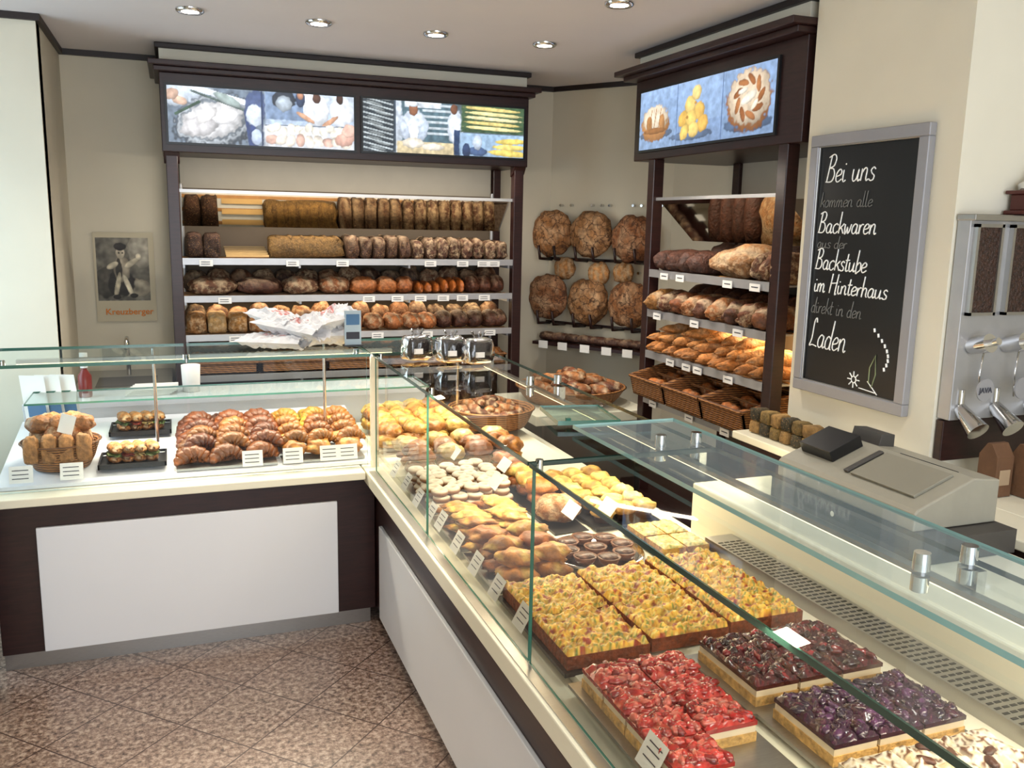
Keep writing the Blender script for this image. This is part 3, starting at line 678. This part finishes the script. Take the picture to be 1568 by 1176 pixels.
cake('berry_cake',1.07,1.40,1.38,1.60,((64,10,16),(86,16,24),(48,10,18)),3,1,((92,12,20),(54,8,18),(130,22,30),(42,10,22)),nb=40)
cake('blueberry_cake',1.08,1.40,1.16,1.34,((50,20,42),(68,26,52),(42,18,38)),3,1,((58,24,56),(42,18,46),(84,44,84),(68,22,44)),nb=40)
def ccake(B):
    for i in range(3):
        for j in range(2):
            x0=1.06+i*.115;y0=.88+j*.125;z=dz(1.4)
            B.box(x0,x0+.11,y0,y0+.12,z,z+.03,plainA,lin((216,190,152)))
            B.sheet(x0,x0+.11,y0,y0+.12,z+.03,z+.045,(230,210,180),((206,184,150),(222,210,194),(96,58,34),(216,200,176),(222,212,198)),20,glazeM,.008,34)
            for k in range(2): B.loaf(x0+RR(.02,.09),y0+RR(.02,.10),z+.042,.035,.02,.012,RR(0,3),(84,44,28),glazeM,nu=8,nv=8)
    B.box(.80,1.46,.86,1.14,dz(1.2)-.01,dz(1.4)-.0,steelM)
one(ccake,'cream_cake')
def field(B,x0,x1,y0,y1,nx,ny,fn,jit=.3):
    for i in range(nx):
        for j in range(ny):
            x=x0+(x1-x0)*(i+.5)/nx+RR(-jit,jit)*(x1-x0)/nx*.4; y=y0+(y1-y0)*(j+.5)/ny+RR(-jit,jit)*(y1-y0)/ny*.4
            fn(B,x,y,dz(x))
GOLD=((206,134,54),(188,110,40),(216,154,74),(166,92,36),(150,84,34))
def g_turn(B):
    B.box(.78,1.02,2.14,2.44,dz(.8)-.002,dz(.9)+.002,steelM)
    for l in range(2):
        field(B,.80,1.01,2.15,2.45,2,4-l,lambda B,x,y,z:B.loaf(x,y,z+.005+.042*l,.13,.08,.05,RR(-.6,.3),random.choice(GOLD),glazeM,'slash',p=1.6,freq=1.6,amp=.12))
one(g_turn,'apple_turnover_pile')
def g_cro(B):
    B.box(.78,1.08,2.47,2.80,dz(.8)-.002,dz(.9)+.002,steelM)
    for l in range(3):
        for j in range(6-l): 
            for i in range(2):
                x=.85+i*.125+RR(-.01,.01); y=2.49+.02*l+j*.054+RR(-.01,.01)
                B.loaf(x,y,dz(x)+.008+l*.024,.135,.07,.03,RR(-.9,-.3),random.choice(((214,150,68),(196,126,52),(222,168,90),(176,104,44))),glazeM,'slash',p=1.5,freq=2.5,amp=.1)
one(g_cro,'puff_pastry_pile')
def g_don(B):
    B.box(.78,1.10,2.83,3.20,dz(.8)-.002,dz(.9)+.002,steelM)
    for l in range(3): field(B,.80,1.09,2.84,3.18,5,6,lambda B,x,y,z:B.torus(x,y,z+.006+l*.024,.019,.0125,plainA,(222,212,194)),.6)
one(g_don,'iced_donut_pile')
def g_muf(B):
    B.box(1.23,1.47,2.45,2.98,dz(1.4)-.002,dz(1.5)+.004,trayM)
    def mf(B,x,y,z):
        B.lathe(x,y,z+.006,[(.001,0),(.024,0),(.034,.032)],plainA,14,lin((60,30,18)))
        B.loaf(x,y,z+.028,.078,.078,.045,RR(0,3),random.choice(((220,172,90),(200,144,64),(226,188,112))),glazeM,'flour',nu=10,nv=12,amp=.12)
    field(B,1.24,1.47,2.46,2.96,3,6,mf,.1)
one(g_muf,'muffin_tray')
def g_bun(B):
    B.loaf(1.16,2.60,dz(1.15)+.006,.15,.15,.09,0,(170,108,56),flourM,'slash',freq=2)
    for l in range(2): field(B,1.12,1.23,2.72,3.2,1,5,lambda B,x,y,z:B.loaf(x,y,z+.01+.035*l,.11,.10,.055,RR(0,3),random.choice(((196,120,50),(216,164,90),(164,90,40),(140,76,36))),glazeM,random.choice(('slash','brown')),freq=2,amp=.1))
    B.box(1.10,1.22,2.48,3.2,dz(1.1)-.002,dz(1.1)+.006,trayM)
one(g_bun,'sweet_bun_pile')
def g_tart(B):
    x,y=1.145,2.28; z=dz(1.15)
    B.lathe(x,y,z,[(.001,.006),(.12,.006),(.145,.016),(.148,.012),(.13,.0),(.001,.0)],chromeM,36)
    for k in range(9):
        a=2*pi*k/8; r=.09 if k<8 else 0
        B.lathe(x+r*math.cos(a),y+r*math.sin(a),z+.008,[(.001,0),(.024,0),(.036,.022),(.031,.022),(.001,.018)],glazeM,14,lin((124,72,38)))
        B.loaf(x+r*math.cos(a),y+r*math.sin(a),z+.02,.058,.058,.018,0,(90,48,26),glazeM,'slash',freq=3,nu=10,nv=10)
one(g_tart,'nut_tart_platter')
def g_q(B):
    for i in range(2):
        for j in range(2): B.sheet(1.31+i*.08,1.385+i*.08,2.16+j*.12,2.27+j*.12,dz(1.4)+.004,dz(1.4)+.035,(200,150,60),((220,198,110),(228,208,132),(146,154,84),(214,184,100)),12,glazeM,.006,50)
    B.box(1.30,1.47,2.15,2.4,dz(1.4)-.002,dz(1.4)+.006,trayM)
one(g_q,'vegetable_quiche')
def g_far(B):
    for l in range(2): field(B,.82,1.3,3.26,3.55,4,3,lambda B,x,y,z:B.loaf(x,y,z+.006+l*.045,.12,.10,.065,RR(0,3),random.choice(((200,140,62),(176,108,46),(214,176,110),(130,72,36),(150,88,42))),glazeM,random.choice(('slash','brown','flour')),freq=2,amp=.1))
    for l in range(2): field(B,.80,1.2,3.64,4.2,4,5,lambda B,x,y,z:B.loaf(x,y,z+.02+l*.045,.12,.10,.065,RR(0,3),random.choice(((216,162,76),(200,140,62),(184,118,54),(226,180,96))),glazeM,random.choice(('flour','slash')),amp=.1))
one(g_far,'sweet_bun_pile')
one(lambda B:heapbasket(B,1.36,3.85,.78,.2,.08,44,((130,72,34),(96,52,28),(160,100,50)),L=.10,W=.05,H=.042),'wicker_bread_basket')
def cards(B):
    for y,zz in((3.3,.78),(3.12,.78),(2.95,.77),(2.78,.77),(2.66,.78),(2.48,.77),(2.30,.77),(2.12,.77),(1.93,.77),(1.28,.79)):
        a=Vector((.758,y-.035,zz-.045)); u=Vector((0,.07,0)); v=Vector((.03,0,.055))
        B.add([a,a+u,a+u+v,a+v],[(0,1,2,3)],paperM); n=Vector((-.001,0,.0008))
        for k in(.3,.55,.75): B.add([a+u*.15+v*k+n,a+u*.8+v*k+n,a+u*.8+v*(k+.04)+n,a+u*.15+v*(k+.04)+n],[(0,1,2,3)],inkM)
    for x,y in((1.12,2.44),(1.24,2.42),(1.0,2.82),(1.10,3.0),(.98,3.24)):
        z=dz(x)+.075; B.add([(x,y-.045,z),(x,y+.045,z),(x+.03,y+.045,z+.04),(x+.03,y-.045,z+.04)],[(0,1,2,3)],paperM)
one(cards,'price_card_row')
# ------------------------------------------------------------------ goods, left counter
def lz(y): return .718+(y-3.62)*.13
def l_cro(B):
    B.box(-.03,.36,3.64,4.14,lz(3.7)-.006,lz(3.7)+.004,steelM)
    cs=((166,96,44),(142,78,38),(182,116,56),(126,66,34))
    for j in range(5):
        for i in range(3):
            y=3.71+j*.092; x=.04+i*.125+RR(-.008,.008)
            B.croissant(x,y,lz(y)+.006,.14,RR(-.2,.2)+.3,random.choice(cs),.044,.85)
            if j<4: B.croissant(x+.03,y+.045,lz(y)+.05,.135,RR(-.35,.35)+.2,random.choice(cs),.040,.85)
one(l_cro,'croissant_pile')
def l_cro2(B):
    B.box(.38,.72,3.64,4.15,lz(3.7)-.006,lz(3.7)+.004,steelM)
    for j in range(5):
        for i in range(3):
            y=3.71+j*.095; x=.43+i*.115+RR(-.008,.008)
            c=(224,166,64) if (j>2 and i<2) else random.choice(((190,124,58),(170,102,46)))
            B.loaf(x,y,lz(y)+.008,.115,.10,.065,RR(0,3),c,glazeM,'slash',p=2,freq=1.5,amp=.12)
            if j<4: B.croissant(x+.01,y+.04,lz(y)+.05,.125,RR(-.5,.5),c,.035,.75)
one(l_cro2,'sweet_pastry_pile')
def l_bask(B):
    x,y=-.45,3.80; B.lathe(x,y,lz(y)-.005,[(.001,.002),(.10,.002),(.12,.04),(.14,.10),(.148,.105),(.142,.11),(.13,.10),(.10,.012),(.001,.012)],wickM,32)
    for k in range(7): a=k*.9; B.loaf(x+.07*math.cos(a),y+.06*math.sin(a),.79,.09,.08,.13,RR(0,3),(150,88,46),flourM,'slash',p=2.2,freq=1.5)
    for k in range(5): B.loaf(x-.07+.035*k,y-.02+.05*(k%2),.88,.12,.09,.07,RR(0,3),((170,106,52),(186,124,66))[k%2],crustM,'slash',freq=1)
    for k in range(4): B.loaf(x-.09+.06*k,y-.11,.78,.055,.05,.11,0,(180,126,74),crustM,p=4,q=3)
    B.add([(x,y-.10,.90),(x+.05,y-.10,.88),(x+.07,y-.09,.95),(x+.02,y-.09,.97)],[(0,1,2,3)],paperM)
one(l_bask,'wicker_roll_basket')
def l_pl(B,x,y):
    z=lz(y)+.008
    B.prism([(x-.12,y-.1),(x+.12,y-.1),(x+.12,y+.1),(x-.12,y+.1)],z-.005,z+.002,'z',blackM)
    for a in((x-.125,x-.118,y-.105,y+.105),(x+.118,x+.125,y-.105,y+.105),(x-.125,x+.125,y-.105,y-.098),(x-.125,x+.125,y+.098,y+.105)): B.box(*a,z-.005,z+.014,blackM)
    for k in range(4):
        xx=x-.07+.045*k
        B.loaf(xx,y,z,.13,.055,.04,pi/2+.2,(190,122,62),crustM,'slash',freq=2); B.loaf(xx,y,z+.03,.13,.058,.010,pi/2+.2,((96,114,56),(160,66,48),(216,186,120))[k%3],plainA,amp=.2)
        B.loaf(xx+.005,y,z+.038,.13,.058,.038,pi/2+.2,(200,134,70),crustM,'slash',freq=2)
for (x,y) in((-.19,3.78),(-.17,4.14)): one(lambda B:l_pl(B,x,y),'sandwich_tray',.001)
def lcards(B):
    for x in(-.57,-.40,.26,.42,.57,.645):
        z=lz(3.63)+.01; B.add([(x-.04,3.615,z),(x+.04,3.615,z),(x+.04,3.63,z+.062),(x-.04,3.63,z+.062)],[(0,1,2,3)],paperM)
        for k in(.015,.03,.045): B.add([(x-.03,3.6135+k*.24,z+k),(x+.025,3.6135+k*.24,z+k),(x+.025,3.6145+k*.24,z+k+.003),(x-.03,3.6145+k*.24,z+k+.003)],[(0,1,2,3)],inkM)
one(lcards,'price_card_row')
# ------------------------------------------------------------------ things on glass
def bag(B,x,y,z,L,W,H,rot,tilt=0):
    nx,ny=26,16; sd=RR(0,50); Mx=Matrix.Translation((x,y,z))@Matrix.Rotation(rot,4,'Z')@Matrix.Rotation(tilt,4,'Y')
    for side in(1,-1):
        vs=[];cc=[]
        for i in range(nx+1):
            for j in range(ny+1):
                u=-1+2*i/nx;v=-1+2*j/ny
                e=max(0,(1-abs(v)**3))*max(0,(1-max(0,-u)**4)); cr=abs(noise.noise(Vector((u*3+sd,v*3,side))))+.6*abs(noise.noise(Vector((u*7+sd,v*7,side))))
                vs.append(Mx@Vector((u*L/2+.02*noise.noise(Vector((v*3,sd,u))),v*W/2*(1+.15*noise.noise(Vector((u*2,sd,1)))),H/2+side*H/2*e*(.55+cr*.9))))
                red=(side==1 and abs(u-.1)<.4 and abs(v)<.5 and noise.noise(Vector((u*9,v*9,sd)))>.08)
                cc.append((.52,.13,.11) if red else (.70,.68,.68))
        B.add(vs,[(i*(ny+1)+j,(i+1)*(ny+1)+j,(i+1)*(ny+1)+j+1,i*(ny+1)+j+1) for i in range(nx) for j in range(ny)],plainA,cc,False)
def bags(B):
    z=GT+.012
    bag(B,.36,3.72,z,.28,.17,.06,-.5,.0); bag(B,.55,3.80,z,.30,.17,.08,.2); bag(B,.43,3.72,z+.05,.30,.15,.07,-.7,.12)
    bag(B,.58,3.76,z+.065,.26,.14,.08,.45,-.15); bag(B,.38,3.80,z+.085,.24,.14,.06,-.9,.15)
one(bags,'paper_bag_pile')
def cellos(B):
    z=GT+.006
    for x,y in((.86,3.30),(.97,3.22),(1.06,3.16)):
        B.loaf(x,y,z,.085,.065,.085,.3,(34,20,18),crustM,p=5,q=4,nu=12,nv=12)
        B.loaf(x,y,z,.115,.085,.10,.3,(60,60,60),cellM,p=5,q=4,amp=.05)
        B.lathe(x,y,z+.09,[(.014,-.01),(.01,0),(.03,.03)],cellM,10)
        B.box(x-.025,x+.010,y-.05,y-.047,z+.03,z+.05,paperM)
one(cellos,'cellophane_gift_bag')
def signc(B):
    x,y,z=.69,3.72,GT+.008
    B.box(x-.035,x+.035,y-.003,y+.003,z,z+.15,mat('light_card',(170,186,196),.5,noise_amt=.05))
    B.box(x-.04,x+.04,y-.02,y+.02,z,z+.006,blackM)
    B.box(x-.028,x+.028,y-.004,y-.003,z+.09,z+.135,mat('blue_ink',(70,110,150),.6,noise_amt=.1)); B.box(x-.028,x+.028,y-.004,y-.003,z+.03,z+.06,inkM)
one(signc,'counter_sign')
def plate(B):
    z=GT+.012
    for k in range(2): pane(B,(.93,2.10,z+.006*k),(.17,-.03,0),(.03,.2,0),.006,glassG,edgeM)
    B.box(.96,.972,2.11,2.12,z-.006,z+.012,edgeM)
one(plate,'glass_change_tray')
# ------------------------------------------------------------------ left back
def sink(B):
    B.box(-.5,-.06,4.98,5.6,0,.80,woodM); B.box(-.52,-.04,4.95,5.6,.80,.825,steelM)
    B.box(-.42,-.12,5.05,5.35,.8255,.827,dgreyM)
    B.tube([(-.27,5.42,.82),(-.27,5.42,1.0),(-.27,5.38,1.04),(-.27,5.30,1.03),(-.27,5.28,.99)],.012,chromeM,10)
one(sink,'sink_cabinet',.003)
def bottle(B):
    B.lathe(-.42,4.55,.872,[(.001,0),(.028,0),(.03,.01),(.03,.10),(.012,.13),(.012,.15)],mat('ketchup_red',(120,24,20),.3,noise_amt=.05),20)
    B.lathe(-.42,4.55,1.02,[(.016,-.01),(.018,.03),(.018,.06),(.001,.062)],paperM,14)
one(bottle,'sauce_bottle')
def tub(B):
    B.lathe(.05,4.58,.872,[(.001,0),(.04,0),(.045,.13),(.042,.13),(.038,.01),(.001,.01)],paperM,20)
one(tub,'white_beaker')
def nap(B):
    for k in range(5): B.box(-.25+.01*k,-.05+.01*k,4.5,4.68,.872+.006*k,.877+.006*k,paperM)
one(nap,'napkin_stack')
def leaf(B):
    for k in range(3):
        x=-.63+.06*k; B.add([(x,4.25,.82),(x+.10,4.22,.82),(x+.07,4.30,1.02),(x-.03,4.33,1.02)],[(0,1,2,3)],paperM)
        B.add([(x+.012,4.244,.85),(x+.085,4.222,.85),(x+.078,4.24,.90),(x+.005,4.262,.90)],[(0,1,2,3)],MATS['blue_ink'])
one(leaf,'leaning_menu_card')
# ------------------------------------------------------------------ back counter & register
def backcounter():
    B=MB()
    B.box(2.14,2.295,.3,2.98,0,.87,woodM); B.box(2.295,2.96,.3,2.16,0,.87,woodM)
    for y in(.9,1.4,1.9,2.5): B.box(2.135,2.14,y,y+.006,.1,.86,blackT)
    b=B.finish('wenge_cabinet',.002)
    B=MB(); B.box(2.11,2.297,.3,3.0,.87,.90,creamM); B.box(2.297,2.97,.3,2.165,.87,.90,creamM); B.box(2.27,2.297,2.15,2.9,.90,.975,creamM); t=B.finish('worktop',.004)
    B=MB()
    for y in(1.3,1.8,2.4,2.85): B.cyl((2.14,y,.8),(2.115,y,.8),.012,.012,chromeM,14)
    k=B.finish('knobs'); group('back_counter',[b,t,k])
backcounter()
def register():
    z=.886
    B=MB(); B.prism([(1.735,z),(2.05,z),(2.05,z+.065),(1.735,z+.065)],1.62,2.24,'y',dgreyM)
    B.box(1.733,1.735,1.67,2.20,z+.015,z+.05,blackM)
    B.cyl((1.733,1.95,z+.033),(1.728,1.95,z+.033),.008,.008,chromeM,12); a=B.finish('cash_drawer',.006)
    B=MB()
    B.prism([(1.755,z+.067),(2.04,z+.067),(2.04,z+.185),(1.95,z+.195),(1.765,z+.125),(1.755,z+.115)],1.68,2.24,'y',greyM)
    B.prism([(1.80,z+.139),(1.93,z+.188),(1.925,z+.196),(1.795,z+.147)],1.98,2.0,'y',dgreyM)
    b=B.finish('housing',.012)
    B=MB()
    B.prism([(1.80,z+.139),(1.93,z+.188),(1.925,z+.195),(1.795,z+.146)],1.73,1.97,'y',mat('register_panel',(134,130,116),.5,noise_amt=.04))
    B.prism([(1.82,z+.146),(1.93,z+.188),(1.915,z+.222),(1.805,z+.178)],2.07,2.21,'y',blackM)
    B.prism([(1.96,z+.19),(2.02,z+.185),(2.02,z+.225),(1.97,z+.23)],2.04,2.16,'y',dgreyM)
    B.box(1.955,1.958,1.74,1.95,z+.193,z+.196,blackM)
    c=B.finish('display_and_printer',.003); group('cash_register',[a,b,c])
register()
def goods(B):
    z=.902
    for i in range(6):
        for k in range(2):
            y=2.95-.065*i; B.loaf(2.19,y-.02,z+.050*k,.062,.06,.052,0,((160,124,72),(60,54,36),(140,114,62))[(i+k)%3],seedM,p=7,q=6,nu=8,nv=8)
one(goods,'crispbread_packets')
def dispenser(B):
    for (x,y) in((2.215,2.24),(2.2,2.14)): 
        B.lathe(x,y,.902,[(.001,0),(.035,0),(.037,.04),(.03,.06),(.012,.07),(.012,.095),(.001,.1)],paperM,18)
        B.box(x-.02,x+.005,y-.004,y+.004,.99,1.0,paperM)
    for k in range(4): B.box(2.15,2.25,2.36,2.46,.902+.006*k,.907+.006*k,paperM)
one(dispenser,'cream_dispenser')
# ------------------------------------------------------------------ chalkboard (hand-written strokes)
GL={'c':([[(.38,.38),(.25,.45),(.08,.35),(.04,.2),(.12,.03),(.27,0),(.4,.1)]],.44),
'a':([[(.36,.38),(.2,.45),(.05,.3),(.05,.1),(.18,0),(.32,.1),(.37,.42),(.36,.12),(.42,0),(.5,.06)]],.5),
'o':([[(.2,.45),(.05,.3),(.06,.08),(.2,0),(.36,.1),(.37,.33),(.2,.45),(.42,.4)]],.46),
'e':([[(.06,.2),(.3,.26),(.34,.38),(.2,.45),(.05,.3),(.06,.08),(.2,0),(.4,.1)]],.42),
'i':([[(.05,.42),(.07,.1),(.15,0),(.25,.06)],[(.10,.6),(.12,.64)]],.27),
'u':([[(.03,.42),(.05,.12),(.15,0),(.3,.1),(.36,.42),(.36,.12),(.42,0),(.5,.06)]],.52),
'n':([[(.04,.42),(.05,0),(.06,.25),(.2,.44),(.33,.38),(.34,.1),(.4,0),(.48,.06)]],.5),
'm':([[(.04,.42),(.05,0),(.06,.25),(.17,.44),(.26,.35),(.26,0),(.28,.25),(.4,.44),(.5,.36),(.5,.08),(.56,0),(.64,.06)]],.66),
's':([[(.32,.38),(.2,.45),(.08,.36),(.15,.25),(.3,.16),(.28,.03),(.12,0),(.03,.06)]],.38),
'k':([[(.05,1),(.06,0)],[(.36,.45),(.08,.2),(.2,.25),(.4,0)]],.42),
'l':([[(.05,1),(.06,.12),(.14,0),(.22,.05)]],.25),
'b':([[(.05,1),(.06,0),(.2,0),(.36,.12),(.34,.36),(.2,.44),(.06,.3)]],.42),
'd':([[(.34,.36),(.18,.44),(.04,.28),(.06,.06),(.2,0),(.34,.14),(.38,1),(.36,.1),(.44,0)]],.48),
'h':([[(.05,1),(.06,0),(.07,.25),(.2,.44),(.33,.36),(.34,.08),(.42,0)]],.46),
'r':([[(.04,.42),(.06,0),(.07,.25),(.18,.42),(.3,.42)]],.34),
't':([[(.12,.8),(.1,.12),(.18,0),(.28,.05)],[(0,.5),(.28,.52)]],.3),
'w':([[(.03,.43),(.08,.05),(.14,0),(.24,.3),(.3,.02),(.4,.1),(.48,.43)]],.55),
'B':([[(.10,.95),(.05,0)],[(-.05,.9),(.25,1),(.42,.85),(.35,.6),(.1,.52),(.35,.48),(.48,.25),(.35,.03),(0,.02)]],.58),
'H':([[(.05,1),(.02,0)],[(.5,1),(.46,0),(.56,0)],[(0,.5),(.52,.55)]],.6),
'L':([[(.25,.85),(.18,1),(.08,.85),(.1,.3),(.02,.02),(.2,.06),(.5,.02)]],.52),' ':([],.35)}
def smooth(P,k=4):
    out=[]
    for i in range(len(P)-1):
        p0=P[max(0,i-1)];p1=P[i];p2=P[i+1];p3=P[min(len(P)-1,i+2)]
        for q in range(k):
            t=q/k
            out.append(tuple(.5*((2*b)+(-a+c)*t+(2*a-5*b+4*c-d)*t*t+(-a+3*b-3*c+d)*t**3) for a,b,c,d in zip(p0,p1,p2,p3)))
    out.append(P[-1]); return out
def scribble(B,X,y,z,s,sz,wd,r,m):
    x=0; tot=sum(GL[c][1] for c in s); k=wd/tot
    for c in s:
        st,w=GL[c]
        for P in st:
            Q=smooth(P) if len(P)>2 else P
            pts=[(X,y-(x+p[0])*k-p[1]*sz*.18,z+p[1]*sz) for p in Q]
            B.tube(pts,r,m,5)
        x+=w
def chalk():
    X=2.298; y0,y1,z0,z1=2.845,2.273,1.10,2.063
    B=MB(); w=.042
    B.box(X-.012,X,y1+.03,y0-.03,z0+.03,z1-.03,boardM); bd=B.finish('slate')
    B=MB()
    for a in((y1,y0,z1-w,z1),(y1,y0,z0,z0+w),(y1,y1+w,z0+w,z1-w),(y0-w,y0,z0+w,z1-w)): B.box(X-.03,X,a[0],a[1],a[2],a[3],frameM)
    for a in((y1+w-.006,y0-w+.006,z1-w-.004,z1-w+.003),(y1+w-.006,y0-w+.006,z0+w-.003,z0+w+.004),(y1+w-.004,y1+w+.003,z0+w,z1-w),(y0-w-.003,y0-w+.004,z0+w,z1-w)): B.box(X-.024,X-.012,a[0],a[1],a[2],a[3],steelM)
    fr=B.finish('silver_frame',.006)
    B=MB(); xb=X-.0135
    for s,z,y,sz,wd,m in (('Bei uns',1.89,2.765,.10,.25,chalkM),('kommen alle',1.80,2.785,.055,.27,chalkG),('Backwaren',1.705,2.785,.078,.30,chalkM),('aus der',1.65,2.785,.045,.16,chalkG),('Backstube',1.57,2.785,.078,.27,chalkM),('im Hinterhaus',1.485,2.785,.072,.38,chalkM),('direkt in den',1.405,2.79,.06,.27,chalkG),('Laden',1.275,2.785,.11,.20,chalkM)):
        scribble(B,xb,y,z,s,sz,wd,.0024 if m==chalkM else .0018,m)
    tx=B.finish('chalk_writing')
    B=MB()
    for k in range(9):
        t=k/8; y=2.47-.075*math.sin(t*2.2)-.02; z=1.38-.13*t; B.cyl((X-.013,y,z),(X-.014,y-.004,z-.012),.004,.004,chalkM,6)
    lf=mat('chalk_green',(150,160,120),.9,noise_amt=.1)
    B.tube([(xb,2.44,1.17),(xb,2.425,1.22),(xb,2.43,1.29),(xb,2.455,1.24),(xb,2.455,1.19),(xb,2.44,1.17)],.0022,lf,5)
    for k in range(8): a=k*pi/4; B.cyl((xb,2.53+.010*math.cos(a),1.185+.010*math.sin(a)),(xb,2.53+.03*math.cos(a),1.185+.03*math.sin(a)),.0022,.0022,chalkM,5)
    B.torus(0,0,0,.012,.002,chalkM,(240,240,236),mtx=Matrix.Translation((xb,2.53,1.185))@Matrix.Rotation(pi/2,4,'Y'))
    B.cyl((xb,2.41,1.15),(xb,2.46,1.19),.002,.002,chalkM,5); B.cyl((xb,2.42,1.155),(xb,2.50,1.16),.002,.002,chalkM,5)
    dr=B.finish('chalk_drawing')
    group('chalkboard',[bd,fr,tx,dr])
chalk()
# ------------------------------------------------------------------ coffee bean dispenser
def coffee():
    Y=2.165; B=MB()
    B.box(2.31,2.95,Y-.05,Y,1.12,1.76,alumM); B.box(2.305,2.955,Y-.07,Y,1.755,1.775,steelM)
    B.box(2.31,2.95,Y-.03,Y,.98,1.115,woodM)
    body=B.finish('steel_housing',.003)
    beans=mat('coffee_beans',(56,34,24),.4,noise_amt=.6,nscale=90,bump=1,bscale=110)
    B=MB()
    for x in(2.335,2.485,2.635,2.785):
        B.box(x,x+.09,Y-.062,Y-.05,1.47,1.735,beans)
        for a in((x-.01,x,1.46,1.745),(x+.09,x+.10,1.46,1.745),(x-.01,x+.10,1.735,1.745),(x-.01,x+.10,1.46,1.47)): B.box(a[0],a[1],Y-.068,Y-.05,a[2],a[3],steelM)
    bins=B.finish('bean_bins')
    B=MB()
    for x in(2.37,2.52,2.67,2.82):
        B.cyl((x,Y-.05,1.36),(x,Y-.12,1.38),.026,.030,chromeM,20); B.cyl((x,Y-.12,1.38),(x,Y-.15,1.39),.012,.012,chromeM,12)
        B.tube([(x,Y-.10,1.35),(x-.02,Y-.11,1.28),(x,Y-.10,1.2)],.003,chromeM,6)
        B.cyl((x-.02,Y-.05,1.16),(x-.02,Y-.13,1.10),.020,.036,chromeM,20); B.cyl((x-.02,Y-.05,1.16),(x-.02,Y-.05,1.22),.012,.012,chromeM,12)
    sp=B.finish('spouts')
    B=MB()
    for x in(2.35,2.51,2.67): B.cyl((x,Y-.135,1.235),(x,Y-.14,1.235),.036,.036,frameM,24)
    lb=B.finish('labels')
    tt=text('label_text','JAVA',.024,(2.322,Y-.142,1.227),(1,0,0),(0,0,1),inkM,bold=.0004)
    group('coffee_bean_dispenser',[body,bins,sp,lb,tt])
coffee()
def cbag(B):
    kraft=mat('kraft_paper',(104,72,48),.7,noise_amt=.12,nscale=20,bump=.3)
    for x,y in((2.40,2.00),(2.49,1.96),(2.58,1.90)):
        B.prism([(y-.035,.902),(y+.035,.902),(y+.035,1.03),(y+.008,1.07),(y-.008,1.07),(y-.035,1.03)],x-.035,x+.035,'x',kraft)
        B.box(x-.022,x+.022,y-.038,y-.035,.94,.99,mat('kraft_label',(166,142,114),.7,noise_amt=.05))
one(cbag,'coffee_bag',.004)
def grinder(B):
    rm=mat('red_brown_lacquer',(80,30,24),.4,noise_amt=.1)
    B.box(2.49,2.62,2.07,2.16,1.777,1.79,rm); B.box(2.505,2.605,2.08,2.15,1.79,1.84,rm); B.box(2.49,2.62,2.07,2.16,1.84,1.852,rm)
    B.lathe(2.555,2.115,1.852,[(.04,0),(.045,.02),(.02,.035),(.008,.05),(.008,.07),(.001,.07)],chromeM,18)
one(grinder,'coffee_grinder',.003)
# ------------------------------------------------------------------ lights
w=bpy.data.worlds.new('world'); bpy.context.scene.world=w; w.use_nodes=True
bg=w.node_tree.nodes['Background']; bg.inputs[0].default_value=(.84,.91,1,1); bg.inputs[1].default_value=1.2
area('daylight_shopfront',(.4,-1.5,1.7),(0.1,1,.02),2.6,2.0,76,(.86,.93,1))
area('daylight_bay',(-1.48,4.08,1.35),(1,.12,-.15),1.1,1.1,13,(.62,.85,1))
area('shelf_light_back',(1.0,5.08,2.03),(0,.25,-1),1.8,.05,10,(1,.90,.76))
area('shelf_light_right',(2.24,3.55,2.03),(.25,0,-1),.05,1.0,6,(1,.90,.76))
area('shelf_light_lower',(2.6,3.3,1.26),(0,0,-1),.3,.6,6,(1,.70,.34))
area('shelf_light_lower_back',(1.0,5.4,1.255),(0,-.2,-1),1.8,.1,3,(1,.8,.5))
vs=bpy.context.scene.view_settings
vs.view_transform='Standard'; vs.look='None'; vs.exposure=.30
